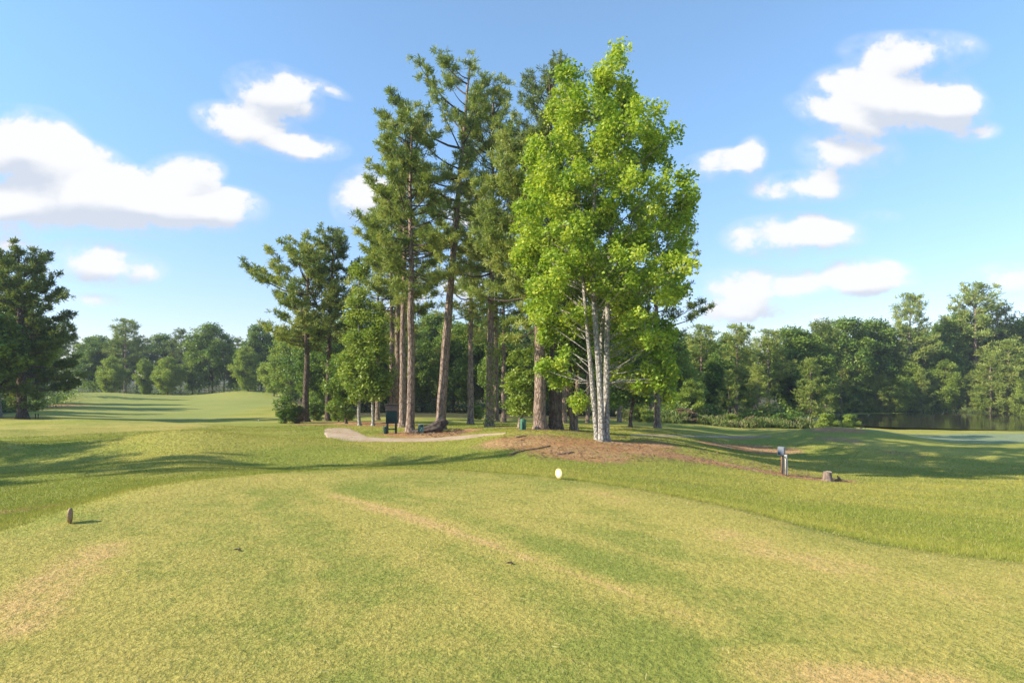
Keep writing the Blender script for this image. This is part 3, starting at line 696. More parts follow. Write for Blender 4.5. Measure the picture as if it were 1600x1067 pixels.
def stem(x0, y0, pts, top):
    P = [(x0, y0, 0)] + [(xcol(px), y0 + dy, zrow(sy)) for px, sy, dy in pts] ; P = np.array(P)
    z = np.linspace(0, P[-1, 2], 16); return np.stack([np.interp(z, P[:, 2], P[:, 0]), np.interp(z, P[:, 2], P[:, 1]), z], -1)
ld = [(stem(-.20, .05, [(926,600,.1),(916,480,.2),(905,330,.5),(893,150,.6)], 0), .125),
      (stem(.0, -.12, [(936,600,-.2),(926,480,-.3),(922,380,-.5),(930,250,-.4),(938,100,-.3)], 0), .150),
      (stem(.22, .02, [(948,600,.1),(951,480,.2),(955,360,.3),(968,220,.2),(978,120,.2)], 0), .150),
      (stem(.10, .22, [(942,600,.5),(946,500,.8),(975,400,1.2),(1010,300,1.5),(1030,220,1.4)], 0), .10)]
LOBES = [(955,112,36,52,16),(982,150,26,46,8),(880,140,34,50,16),(912,190,52,62,22),(968,215,52,70,24),(1026,212,34,58,16),(850,245,42,58,20),(905,290,60,66,28),
 (980,320,62,75,30),(1035,320,42,58,16),(1066,350,30,58,14),(822,335,34,50,12),(812,380,30,36,8),(870,385,55,58,24),(950,410,56,55,18),(1030,432,48,52,16),(842,450,32,46,12),(1068,420,24,40,6),
 (900,480,36,36,8),(1000,505,50,42,14),(1040,520,28,46,8),(858,500,24,32,7),(1012,580,38,34,8),(1048,590,20,40,5),(878,560,22,40,6),(905,620,20,26,4),(975,560,30,36,5),(845,560,16,26,3),(905,470,34,34,9),(990,480,34,34,9),(955,430,50,40,14),(1030,555,34,36,6),(870,420,40,44,12),(1060,500,20,34,4),(1050,560,20,34,5)]
rh = np.random.default_rng(4); pts_ = []
for (lx, ly, ra, rb2, n_) in LOBES:
    wdt = np.interp(ly, [r_[0] for r_ in rows], [(r_[2]-r_[1])/2 for r_ in rows])/F*Y0
    lx += (lx - 940)*-.05; ly += 19 if ly < 300 else 6
    for side_ in ((-1, 1) if n_ > 10 else (1,)):
        yc = side_*wdt*rh.uniform(.25, .5) if n_ > 10 else rh.uniform(.0, .6)*wdt
        for q in range(int(n_*(.80 if n_ > 10 else 1.5))):
            g = rh.normal(size=3); g /= np.linalg.norm(g); g *= rh.uniform(.35, 1)**.4
            pts_.append(np.array([xcol(lx) + g[0]*(ra*.92-9)/F*Y0, yc + g[1]*ra/F*Y0*1.15, zrow(ly) + g[2]*(rb2*.92-9)/F*Y0 - .15]))
hero = broadleaf(HH, hb, .2, 21, henv, len(pts_), 120, .16, .43, 'hero_leaf', 'pale_bark', far=False, leaders=ld, points=pts_, fill=.22, asym=.16, squash=.95, up=.35, hang=.15)
put1(hero, 940, Y0, 'tallest bright green leafy tree with several pale stems on the clay bank')

# --- tall pines of the grove
def side_left(az, t): return 1 + .35*(-math.cos(az))
E = pine(hpx(688, 37, 110), .42, 4.1, .32, 31, (.075, 0), 50, 20, .30, .034, 1.1, side=lambda a, t: (1 + .38*(-math.cos(a)))*(1 if t > .18 else .75), dead=9, prof=lambda t: min(1, .62 + .9*t)*(1 - t)**.36 + .08, up0=.0, up1=.75)
put1(E, 688, 37, 'tall leaning pine with long bare trunk rising behind the dark boulder')
Cc = pine(hpx(641, 36, 195), .44, 3.4, .265, 32, (.006, 0), 84, 20, .30, .036, 1.25, side=lambda a, t: 1 + .12*(-math.cos(a)), shape=.35, up0=-.15)
put1(Cc, 641, 36, 'tall straight pine just right of the green wooden cabinet')
Dd = pine(hpx(629, 40, 260), .46, 3.1, .25, 33, (.008, 0), 60, 18, .30, .038, 1.25, shape=.4)
put1(Dd, 629, 40, 'pine directly behind the green wooden cabinet, left of the tall straight pine')
G1 = pine(hpx(845, 31, 215), .34, 3.4, .35, 34, (-.03, .03), 84, 20, .29, .032, 1.25, side=lambda a, t: 1 + .25*(-math.cos(a)), shape=.38, up0=-.35, up1=.8)
put1(G1, 845, 31, 'thick grey brown pine beside the green pedestal with full hanging boughs')
G2 = pine(hpx(868, 31.4, 118), .33, 3.3, .36, 35, (-.02, .02), 92, 20, .29, .032, .95, shape=.4, up0=-.2, bark_='dark_bark', mat='needle_dark')
put1(G2, 868, 31.4, 'thickest dark barked pine close left of the pale stemmed tree')
I1 = pine(hpx(765, 38, 150), .33, 3.5, .27, 36, (.012, 0), 120, 18, .29, .036, 1.2, shape=.42, up0=-.3, ivy=.26, mat='needle')
put1(I1, 765, 38, 'pine with ivy climbing its lower trunk between the boulder and green pedestal')
# pines at the left end of the grove
A1 = pine(hpx(482, 50, 392), .42, 4.6, .29, 37, (.02, 0), 62, 18, .36, .048, .95, side=lambda a, t: 1 + .35*(-math.cos(a)), shape=.5, up0=.05, mat='needle', bark_='dark_bark')
put1(A1, 478, 50, 'dark pine at the left end of the grove with long boughs reaching left')
B1 = pine(hpx(512, 52, 374), .35, 3.6, .26, 38, (.02, 0), 76, 18, .36, .048, 1.0, shape=.42, up0=-.05, mat='needle_dark', bark_='dark_bark')
put1(B1, 512, 52, 'second dark trunked pine from the left end of the grove')
Mm = pine(hpx(1027, 48, 330), .30, 3.8, .27, 39, (-.01, 0), 60, 16, .36, .05, .8, shape=.5, mat='needle_dark')
put1(Mm, 1027, 48, 'lone straight pine trunk standing right of the pale stemmed tree')

# grove trees that repeat: thinner pines behind
kp = [Kind(pine(16, .45, 2.8, .22, 41, (.0, 0), 52, 16, .36, .05, .9, shape=.45), 16, 2.8), Kind(pine(16, .38, 3.0, .23, 42, (.01, 0), 60, 12, .32, .036, .9, shape=.5, up0=-.3), 16, 3.0)]
for k, px, Y, top, rz, lab in [(0, 612, 48, 330, 0, 'thinnest pine trunk rising behind the left side of the green cabinet'),
        (1, 621, 47, 300, 1.2, 'slim pine trunk behind the middle of the green cabinet'),
        (0, 776, 52, 350, 2.2, 'slender pine right of the ivy covered trunk'), (1, 787, 50, 380, 3.0, 'stout shaded pine midway between ivy covered trunk and green pedestal'),
        (0, 918, 53, 420, 4.0, 'pine trunk seen between the forked tree and the pale stems'), (1, 882, 50, 360, 5.0, 'shaded pine trunk just right of the thickest dark pine'),
        (1, 735, 44, 300, 1.9, 'pine behind the ivy covered trunk, its crown filling the gap right of the leaning pine'),
        (0, 968, 58, 400, .6, 'thin pine trunk just right of the pale stems at the wood edge'), (1, 590, 56, 390, .9, 'thin pine left of the green cabinet behind the light green trees')]:
    kp[k].put(px, Y, top, rz=rz, label=lab, group='slim pines of the grove')

# light green broadleaf trees at the left of the grove
N1 = broadleaf(hpx(562, 42, 405), .16, .13, 51, lambda t: (1.3*min(1, .35+t/.3)*(1-t)**.6+.2,)*2, 105, 105, .20, .62, 'broad_light', 'pale_bark', (.0, 0), fill=.15, hang=.3)
put1(N1, 562, 42, 'light green slender broadleaf tree at the left of the grove')
N2 = broadleaf(hpx(582, 41, 455), .22, .12, 52, lambda t: (1.15*min(1, .4+t/.3)*(1-t)**.55+.2,)*2, 75, 105, .20, .6, 'broad_light', 'pale_bark', (-.02, 0), fill=.15, hang=.2)
put1(N2, 583, 41.5, 'shorter light green tree close right of the slender one')
N3 = broadleaf(hpx(550, 44, 520), .10, .10, 53, dome(1.7), 80, 120, .2, .6, 'broad', 'dark_bark', fill=.15)
put1(N3, 541, 46, 'small dark green tree between the dark pines and the light green tree')
J1 = broadleaf(hpx(812, 33, 545), .22, .12, 54, lambda t: (1.25*min(1, .5+t/.4)*(1-t)**.5+.2,)*2, 55, 90, .17, .42, 'broad_light', 'pine_bark', fill=.1, hang=.2, far=False)
put1(J1, 812, 33, 'small leafy tree directly behind the green pedestal')
# forked tree
z_ = np.linspace(0, 1, 12); Hk = hpx(895, 33, 470)
ldk = [(np.stack([-.9*z_**1.2 - .02, .1*z_, z_*Hk*.95], -1), .15), (np.stack([.45*z_**1.1 + .12, .0*z_, z_*Hk], -1), .17), (np.stack([-.25*z_ + .05, .3*z_, z_*Hk*.8], -1), .08)]
K1 = broadleaf(Hk, .52, .15, 55, lambda t: (2.0*(1-t)**.5+.3,)*2, 80, 100, .18, .5, 'broad', 'pine_bark', leaders=ldk, center=lambda t: (0, 0), far=False, fill=.1)
put1(K1, 895, 33, 'forked two stemmed tree between the thickest pine and the pale stems')
# undergrowth tree filling the right of the grove
Q1 = broadleaf(hpx(1000, 44, 420), .18, .14, 56, lambda t: (3.0*(min(1, .5+t))*(1-t)**.5+.3,)*2, 110, 130, .24, .8, 'broad', 'dark_bark', fill=.15)
put1(Q1, 985, 45, 'dark bushy tree behind the right side of the pale stemmed tree')

# --- left edge group
LP = pine(hpx(40, 55, 398), .10, 5.0, .42, 61, (-.02, 0), 105, 18, .42, .065, .95, side=lambda a, t: 1 + .12*math.cos(a), mat='needle_dark', bark_='dark_bark', shape=.5, up0=-.3, up1=.7)
put1(LP, 35, 55, 'big dark pine with low drooping boughs at the left edge of the photo')
LD = broadleaf(hpx(-5, 60, 445), .2, .2, 62, dome(4.6), 150, 170, .3, 1.0, 'broad_light', 'pale_bark')
put1(LD, 0, 58, 'light green broadleaf tree at the left edge in front of the dark wood')
LD2 = broadleaf(hpx(-30, 52, 470), .3, .2, 63, dome(3.6), 110, 160, .3, 1.0, 'broad', 'dark_bark')
put1(LD2, -45, 51, 'dark leafy tree cut off by the left edge of the photo')

# --- kinds for the woods
kb = [Kind(broadleaf(18, .10, .28, 70+s, dome(w, p, q), 150, 150, .42, 1.45, 'broad', 'dark_bark', asym=.4, fill=.3), 18, w) for s, (w, p, q) in enumerate([(5.2, .5, .4), (4.4, .6, .35), (6.0, .5, .45)])]
kl = [Kind(broadleaf(15, .06, .22, 80+s, dome(w, .5, .38), 150, 150, .36, 1.2, 'broad_light', 'dark_bark', asym=.35, fill=.3), 15, w) for s, w in enumerate([5.0, 4.2])]
kq = [Kind(pine(18, .35, 3.9, .26, 90+s, (0, 0), 56, 9, .55, .085, .75, mat=mt, far=True, shape=.45), 18, 3.9) for s, mt in enumerate(['needle_dark', 'needle', 'needle_dark'])]
ky = [Kind(pine(10, .04, 3.0, .14, 95+s, (0, 0), 62, 9, .42, .065, .85, mat='needle_young', far=True, shape=.8, up0=.0, up1=.9), 10, 3.0) for s in range(3)]
ks = [Kind(broadleaf(3, .02, .05, 100+s, dome(1.5, .5, .4), 45, 90, .17, .42, mt, 'dark_bark', name='shrub', fill=.1), 3, 1.5) for s, mt in enumerate(['broad', 'broad_light', 'brown'])]
rnd = random.Random(8)
LM_G = [(478, 'the leftmost grove pine'), (512, 'the second grove pine'), (562, 'the slender light green tree'), (629, 'the green cabinet'), (688, 'the leaning pine trunk'), (765, 'the ivy covered trunk'), (812, 'the green pedestal'), (868, 'the thickest pine'), (940, 'the pale stems'), (1027, 'the lone pine trunk')]
LM_L = [(35, 'the big left pine'), (150, 'the first rounded dark tree'), (195, 'the tall narrow topped pine'), (262, 'the round yellow green tree'), (332, 'the large broad tree'), (408, 'the broad tree by the grove'), (478, 'the leftmost grove pine')]
LM_R = [(1027, 'the lone pine trunk'), (1095, 'the first bushy pine'), (1150, 'the second bushy pine'), (1224, 'the utility post'), (1293, 'the stump'), (1325, 'the right bank bush'), (1421, 'the tall thin pine'), (1525, 'the tallest pond pine'), (1600, 'the right edge')]
SEEN = {}
def where(px, LM, lead, row):
    k = min(range(len(LM)), key=lambda i: abs(LM[i][0] - px)); d = px - LM[k][0]
    base = lead + (' just' if abs(d) < 14 else '') + (' left of ' if d < 0 else ' right of ') + LM[k][1]
    SEEN[base] = SEEN.get(base, 0) + 1
    return base + ', ' + row + ('' if SEEN[base] == 1 else ', farther over' if SEEN[base] == 2 else ', farthest over')
kindname = lambda K: 'pine' if K in kq or K in kp or K in ky else 'leafy tree'

# wood beyond the left fairway (front row told apart, back row a mass of alike trees)
gl = 'trees of the wood beyond the left fairway'
for K, px, Y, top, w, lab in [(kb[1], 150, 148, 528, 1.0, 'rounded dark tree first right of the big left pine, beyond the fairway'),
    (kq[1], 195, 146, 503, 1.35, 'tallest tree beyond the left fairway, a pine with a narrow top'),
    (kl[0], 172, 138, 556, 1.0, 'pale green tree at the foot of the tall pine beyond the left fairway'),
    (kl[1], 228, 136, 560, .9, 'low green tree right of the tall pine beyond the left fairway'),
    (kl[0], 262, 134, 556, 1.15, 'round yellow green tree in the middle of the far left wood'),
    (kb[1], 300, 142, 545, .9, 'dark tree between the round yellow green tree and the large broad tree'),
    (kb[2], 332, 140, 503, .95, 'large broad leafy tree beyond the left fairway, the tallest broadleaf there'),
    (kb[1], 366, 146, 540, .9, 'dark narrow tree right of the large broad tree in the far left wood'),
    (kl[1], 388, 134, 540, 1.15, 'pale green tree leaning over the fairway edge in the far left wood'),
    (kb[0], 408, 138, 508, 1.0, 'broad tree behind the pale green ones, left of the grove'),
    (kl[0], 428, 128, 552, 1.0, 'rounded pale tree beside the left end of the grove'),
    (kl[1], 455, 110, 520, 1.1, 'light green tree filling the gap left of the first grove pine'),
    (kb[0], 470, 118, 505, .9, 'dark tree seen between the first two dark grove pines')]:
    K.put(px, Y, top, rz=rnd.uniform(0, 6), wide=w, label=lab, group=gl)
for q, px in enumerate(range(90, 520, 24)):
    K = rnd.choice([kb[0], kb[1], kq[0], kq[2]]); K.put(px + rnd.uniform(-8, 8), rnd.uniform(160, 185), rnd.uniform(516, 535), rz=rnd.uniform(0, 6), wide=1.1, label=where(px, LM_L, 'dark ' + kindname(K), 'back row far left'), group='back row beyond the left fairway')
for q, (px, Y) in enumerate([(-140, 70), (-60, 80), (15, 85), (55, 96), (90, 112), (-230, 62)]):
    K = [kb[0], kq[0], kb[1]][q % 3]; K.put(px, Y, [470, 480, 490, 520, 530, 450][q], rz=rnd.uniform(0, 6), label=where(px, LM_L, ['leafy tree', 'pine'][q % 3 == 1], 'shaded wood at far left') if px > -100 else 'tree of the shaded wood outside the left edge of the photo', group='wood behind the big left pine' if px > -100 else 'trees outside the left edge')

# dark wood behind the grove
for q, px in enumerate(range(500, 1060, 26)):
    K = rnd.choice([kb[0], kb[1], kq[0], kq[2], kb[2]])
    K.put(px + rnd.uniform(-8, 8), rnd.uniform(72, 80), rnd.uniform(490, 545), rz=rnd.uniform(0, 6), label=where(px, LM_G, 'dark ' + kindname(K), 'shaded wood behind grove'), group='shaded wood behind the grove')
for q, px in enumerate(range(490, 1060, 34)):
    K = rnd.choice([kb[0], kb[1], kb[2]])
    K.put(px + rnd.uniform(-8, 8), rnd.uniform(86, 98), rnd.uniform(480, 510), rz=rnd.uniform(0, 6), label=where(px, LM_G, kindname(K), 'last row behind grove'), group='back row behind the grove')

# wood on the right beyond the pond
gr_ = 'trees of the wood on the right'
spec = [(kl[1], 1068, 78, 545, .9, 'small light green tree at the wood edge right of the grove'), (kq[1], 1095, 84, 513, 1.3, 'bushy pine first in the right hand wood'),
 (kl[0], 1080, 72, 590, 1.0, 'low bright tree over the weeds right of the lone pine trunk'),
 (kb[1], 1120, 82, 545, 1.0, 'dark leafy tree right of the first bushy pine in the right hand wood'), (kq[1], 1150, 88, 512, 1.3, 'second bushy pine from the left in the right hand wood'),
 (ky[0], 1140, 76, 580, 1.1, 'young pine at the left end of the right hand wood'), (ky[1], 1185, 78, 572, 1.1, 'young pine left of the utility post, at the wood edge'),
 (kq[1], 1200, 92, 520, 1.3, 'pine behind the utility post, top just above its neighbours'), (kb[0], 1240, 96, 512, 1.0, 'broad dark tree behind the two bright bank bushes'),
 (ky[2], 1268, 84, 562, 1.25, 'pale pointed young pine above the bright bank bushes'), (kq[0], 1285, 100, 505, 1.2, 'dark pine behind the pale pointed young pine'),
 (kb[2], 1325, 112, 494, 1.0, 'large round topped tree left of centre over the pond'), (ky[0], 1315, 108, 572, 1.0, 'young pine at the left end of the far pond bank'),
 (ky[1], 1345, 109, 580, 1.1, 'small young pine on the far pond bank, left of the waterside gap'), (kb[0], 1370, 114, 500, 1.0, 'rounded leafy tree left of the tall thin pine over the pond'),
 (ky[2], 1378, 109, 590, 1.2, 'low pine with boughs near the water, left of the tall thin pine'), (kq[1], 1421, 112, 466, .95, 'tall thin pine with small high crown above the pond'),
 (kl[1], 1408, 108, 585, 1.1, 'light green tree at the foot of the tall thin pine'), (kb[1], 1452, 113, 520, 1.1, 'dark leafy tree right of the tall thin pine'),
 (ky[0], 1440, 108, 578, 1.0, 'young pine on the far bank right of the tall thin pine'), (kb[0], 1480, 116, 500, .9, 'dark tree left of the tallest tree over the pond'),
 (kl[0], 1478, 109, 560, .9, 'green leafy tree hanging over the far bank'), (kq[1], 1525, 114, 450, 1.15, 'tallest tree of the right hand wood, a broad crowned pine over the pond'),
 (kb[2], 1500, 119, 482, .7, 'spreading dark oak like tree touching the tallest pine'), (ky[1], 1512, 108, 585, 1.1, 'young pine on the far bank under the tallest tree'),
 (kq[0], 1560, 118, 478, 1.0, 'dark crowned pine right of the tallest tree'), (ky[2], 1548, 104, 555, 1.2, 'tall young yellow green pine near the right edge'),
 (kb[1], 1590, 118, 487, 1.1, 'dark tree at the right edge behind the young pines'), (ky[0], 1575, 103, 535, 1.2, 'largest yellow green young pine at the right edge'),
 (ky[1], 1610, 102, 545, 1.3, 'young pine cut off by the right edge of the photo'), (kl[1], 1535, 105, 600, 1.0, 'low light green tree on the bank at far right'),
 (kl[0], 1600, 100, 590, .8, 'low bright leafy tree at the right edge of the water')]
for K, px, Y, top, w, lab in spec: K.put(px, Y, top, rz=rnd.uniform(0, 6), wide=w, label=lab, group=gr_)
for q, px in enumerate(range(1050, 1640, 30)):
    K = rnd.choice([kb[0], kb[1], kb[2], kq[0], kq[2]]); Y = rnd.uniform(96, 105) if px < 1290 else rnd.uniform(122, 135)
    top = np.interp(px, [1050, 1200, 1320, 1420, 1480, 1640], [530, 527, 508, 512, 512, 498]) + rnd.uniform(-6, 14)
    K.put(px, Y, top, rz=rnd.uniform(0, 6), label=where(px, LM_R, 'dark ' + kindname(K), 'back row on right'), group='back row of the right hand wood')
for q, px in enumerate(range(1300, 1560, 24)):
    K = rnd.choice([kb[1], kb[0], kl[1]]); K.put(px, rnd.uniform(110, 114), rnd.uniform(560, 590), rz=rnd.uniform(0, 6), wide=1.2, label=where(px, LM_R, 'low ' + kindname(K), 'far pond bank'), group='low trees on the far pond bank')
for px, Y, top in [(1720, 100, 520), (1820, 104, 500), (1760, 112, 480), (1900, 100, 500)]:
    kb[0].put(px, Y, top, rz=rnd.uniform(0, 6), label='tree beyond the right edge of the photo along the pond', group='trees past the right edge')

# trees left of the frame whose shadows cross the grass
for q, (x, y, h, K) in enumerate([(-37, 12.5, 20.5, kp[0]), (-33, 10.5, 11, kq[1]), (-41, 16.5, 14, kq[0]), (-36, 15.5, 11, kq[2]), (-47, 18.5, 16, kq[0]), (-75, 52, 17, kb[2]), (-84, 60, 18, kb[0]), (-66, 48, 13, kq[0]), (-92, 66, 18, kb[1])]):
    px = CX + x/y*F
    K.put(px, y, h=h, rz=rnd.uniform(0, 6), label='tree left of the photo whose shadow crosses the grass', group='trees left of the photo')

# shrubs
for k, px, Y, top, w, lab in [(0, 447, 47, 617, 1.0, 'round dark green shrub left of the first grove pine'), (2, 462, 48, 632, 1.1, 'brownish shrub touching the first grove pine'),
    (0, 497, 54, 618, 1.0, 'dark shrub between the two dark grove pines'), (1, 528, 50, 622, .9, 'light green shrub at the foot of the light green tree'), (0, 542, 49, 628, 1.0, 'dark green shrub behind the light green tree'),
    (1, 747, 56, 632, .9, 'small bright shrub left of the ivy covered trunk'), (1, 935, 60, 622, .8, 'bright shrub seen between the forked tree and pale stems'), (1, 1005, 62, 630, 1.1, 'bright shrub left of the lone pine trunk'),
    (1, 1290, 68, 644, 1.1, 'bright green bush on the pond bank, left one of the pair'), (1, 1327, 68, 646, .9, 'bright green bush on the pond bank, right one of the pair'),
    (2, 1070, 68, 636, 2.0, 'wide brownish brush heap right of the lone pine trunk'), (0, 1050, 66, 640, 1.7, 'low dark green shrub beside the brownish brush heap'),
    (2, 1180, 70, 648, 1.4, 'reddish brown weeds on the bank left of the bright bushes'), (0, 1215, 72, 643, 1.8, 'dark low shrub behind the utility post'),
    (0, 1250, 74, 640, 1.7, 'dark low shrub left of the bright bank bushes'), (1, 1140, 69, 646, 1.2, 'light green weedy shrub right of the brownish brush heap')]:
    ks[k].put(px, Y, top, rz=rnd.uniform(0, 6), wide=w, label=lab, cat='shrub', sink=.03)
# undergrowth and weeds along the edge of the woods: one mass
rg = np.random.default_rng(77); C = []; S = []
def strip(pts, n, h, depth):
    P = np.array([at(px, Y)[:2] for px, Y in pts]); seg = rg.integers(0, len(P)-1, n); s = rg.random(n)
    base = P[seg]*(1-s[:, None]) + P[seg+1]*s[:, None]; base[:, 1] += rg.normal(size=n)*depth
    hh_ = h*(.35 + .65*np.abs(np.sin(base[:, 0]*.55)*np.cos(base[:, 0]*.23 + 1)))*rg.random(n)**1.3
    return np.stack([base[:, 0], base[:, 1], hgt(base[:, 0], base[:, 1]) + hh_], -1)
C.append(strip([(480,80),(600,80),(800,80),(1000,82)], 14000, 4.5, 1.5))
C.append(strip([(1000,68),(1100,75),(1240,80)], 9000, 3.0, 1.6)); C.append(strip([(120,134),(200,148),(300,143),(440,134)], 7000, 5, 3))
C.append(strip([(1300,111),(1400,111),(1500,110),(1560,109)], 9000, 1.6, 1.5)); C.append(strip([(-60,66),(0,72),(60,86),(110,118)], 5000, 3.5, 2))
C = np.vstack(C); V, Q = leaf_quads(C, .30, rg, .3)
tag(mesh_np('undergrowth', V, Q, M['broad'], {'lv': np.repeat(rg.random(len(C)), 4)}), 'dark undergrowth along the edge of the woods', 'undergrowth', kind='stuff')
def clumps(pts, nc, each, h, depth):
    out = []; P = np.array([at(px, Y)[:2] for px, Y in pts])
    for _ in range(nc):
        q = rg.integers(0, len(P)-1); u = rg.random(); c = P[q]*(1-u) + P[q+1]*u; n = int(each*rg.uniform(.2, 1.4)); w = rg.uniform(.3, 1.1)
        x = c[0] + rg.normal(size=n)*w; y = c[1] + rg.normal()*depth + rg.normal(size=n)*w*.6; hh = h*rg.uniform(.25, 1)*rg.random(n)
        out.append(np.stack([x, y, hgt(x, y) + hh], -1)); CLV.append(np.clip(rg.uniform(.1, .95) + rg.normal(size=n)*.15, 0, 1))
    return np.vstack(out)
CLV = []
C = np.vstack([clumps([(985,63),(1060,67),(1150,70),(1260,72)], 46, 130, 1.3, 1.8), clumps([(1180,70),(1340,70)], 16, 90, .8, .8), clumps([(1500,107),(1560,104),(1640,102)], 30, 130, 1.0, 1.2)]); CLV = np.concatenate(CLV)
Dn = np.tile([0, 0, 1.0], (len(C), 1)); V, Q = needles(C, Dn, 3, .45, .07, rg, .45)
tag(mesh_np('tall_weeds', V, Q, M['weed'], {'lv': np.repeat(CLV, 12)}), 'tall green and straw coloured weeds along the pond bank', 'weeds', kind='stuff')

# ------------------------------------------------------------------ small things
# green cabinet on legs
x, y, z = at(612, 34.5)
cb = tag(empty('wooden_cabinet', (x, y, z), R(8)), 'dark green wooden cabinet on legs with brown slatted top beside the cart path', 'cabinet')
b = MB(); b.box((0, 0, .98), (.62, .5, .76), bevel=.012)
for q in range(8): b.box((-.273 + q*.078, -.262, .98), (.066, .022, .74), bevel=.004)
for q in range(6): b.box((-.322, -.2 + q*.08, .98), (.022, .068, .74), bevel=.004)
b.build('body', M['green_paint'], cb)
b = MB()
for q in range(4): b.box((0, -.285 + q*.012, 1.40 + q*.085), (.72, .05, .074), bevel=.006)
for q in range(4): b.box((-.345, 0, 1.40 + q*.085), (.03, .5, .074), bevel=.006)
for q in range(4): b.box((.345, 0, 1.40 + q*.085), (.03, .5, .074), bevel=.006)
b.box((0, .26, 1.53), (.72, .03, .34)); b.build('slatted_top', M['brown_wood'], cb)
b = MB(); b.box((0, 0, 1.735), (.76, .62, .04), rx=R(-4), bevel=.008); b.build('lid', M['brown_wood'], cb)
for sx in (-1, 1):
    for sy in (-1, 1):
        b = MB(); b.box((sx*.255, sy*.19, .29), (.10, .09, .64), bevel=.008); b.build('leg', M['green_paint'], cb)
b = MB(); b.box((0, -.19, .26), (.41, .05, .07)); b.build('crossbar', M['green_paint'], cb)
x, y, z = at(602.5, 34.0)
bk = tag(empty('bucket', (x, y, z)), 'small dark green bucket by the cabinet leg', 'bucket')
b = MB(); b.tube([(0,0,0),(0,0,.02),(0,0,.40),(0,0,.42)], [.10,.12,.15,.155], 14); b.build('shell', M['green_paint'], bk, True)
b = MB(); th = np.linspace(0, np.pi, 9); b.tube(np.stack([.15*np.cos(th), 0*th, .40 + .12*np.sin(th)], -1), .008, 5); b.build('handle', M['black'], bk)

# boulder: a long lumpy rock
def lump(name, dims, seed, mat, parent=None, sub=4, amp=.16, taper=None):
    import bmesh
    bm = bmesh.new(); bmesh.ops.create_icosphere(bm, subdivisions=sub, radius=1)
    V = np.array([v.co[:] for v in bm.verts]); rg = np.random.default_rng(seed); d = np.zeros(len(V))
    for q in range(26):
        k = rg.normal(size=3)*(1.5 + q*.28); d += np.sin(V@k + rg.uniform(0, 6.28))*amp*2.4/(3 + q)
    V = V*(1 + d)[:, None]; V = V*np.array(dims)
    if taper: V[:, 2] *= 1 + taper*V[:, 0]/dims[0]; V[:, 1] *= 1 + .4*taper*V[:, 0]/dims[0]
    T = np.array([[v.index for v in f.verts] for f in bm.faces]); bm.free()
    return mesh_np(name, V, T, mat, smooth=True, parent=parent)
x, y, z = at(677, 34.6)
rk = lump('boulder', (1.06, .5, .34), 4, M['rock'], taper=.40, amp=.20, sub=5); rk.location = (x - .08, y, z + .22); rk.rotation_euler = (0, R(-10), R(6))
tag(rk, 'long dark brown boulder on red mulch near the cart path', 'boulder')
# tee sign in front of it
x, y, z = at(657.5, 33.6)
sg = tag(empty('tee_sign', (x, y, z), R(6)), 'small faded green and grey tee sign in front of the dark boulder', 'sign')
b = MB()
for s in (-.1, .1): b.box((s, .03, .20), (.05, .05, .5), bevel=.006)
b.build('posts', M['black'], sg)
b = MB(); b.box((0, -.02, .33), (.32, .04, .50), rx=R(-10), bevel=.006); b.build('panel', M['sign_face'], sg)
b = MB(); b.box((0, -.065, .50), (.28, .012, .11), rx=R(-10)); b.build('dark_header', M['black'], sg)
b = MB(); P = [(-.05,-.083,.14),(-.02,-.08,.22),(.05,-.075,.29),(.06,-.068,.38)]; b.tube(P, [.025,.03,.022,.03], 6); b.build('hole_map', M['pedestal'], sg, True)

# green utility pedestal
x, y, z = at(817, 30.4)
pd = tag(empty('utility_pedestal', (x, y, z - .02), R(25)), 'green round topped utility pedestal at the foot of the small leafy tree', 'pedestal')
b = MB(); h, w = .58, .13
a = np.linspace(0, np.pi, 11); prof_ = [(-w, 0)] + [(-w*math.cos(q), h + .085*math.sin(q)) for q in a] + [(w, 0)]
n = len(prof_); V = [(px_, -.11, pz) for px_, pz in prof_] + [(px_, .11, pz) for px_, pz in prof_]
Q = [(q, q+1, n+q+1, n+q) for q in range(n-1)]; me_T = [(0, q+1, q) for q in range(1, n-1)] + [(n, n+q, n+q+1) for q in range(1, n-1)]
b.add(V, Q, me_T); b.build('housing', M['pedestal'], pd)
b = MB(); b.box((0, -.118, .30), (.20, .016, .42), bevel=.004); b.build('door', M['pedestal'], pd)
b = MB(); b.box((.07, -.13, .32), (.02, .014, .05)); b.build('latch', M['grey_metal'], pd)

# utility posts with grey boxes
x, y, z = ground(1224, 741)
up = tag(empty('utility_post', (x, y, z), R(-38)), 'weathered double utility post with grey metal boxes right of the clay bank', 'utility post')
b = MB(); b.box((-.045, .06, .44), (.09, .09, .98), bevel=.006); b.build('post', M['grey_wood'], up)
b = MB(); b.box((.09, .0, .32), (.09, .09, .78), bevel=.006); b.build('post', M['grey_wood'], up)
b = MB(); b.box((-.06, -.035, .82), (.22, .13, .30), bevel=.012); b.box((-.06, -.106, .82), (.20, .012, .27), bevel=.004); b.build('meter_box', M['grey_metal'], up)
b = MB(); b.box((.09, -.075, .645), (.09, .06, .12), bevel=.008); b.build('socket_box', M['pvc'], up)
b = MB(); b.tube([(-.05,-.03,-.1),(-.05,-.03,.3),(-.05,-.03,.68)], .018, 8); b.build('conduit', M['rust'], up, True); up.scale = (y/20,)*3
b = MB(); b.tube([(.09,-.07,-.1),(.09,-.07,.3),(.09,-.07,.59)], .014, 8); b.build('conduit', M['pvc'], up, True)

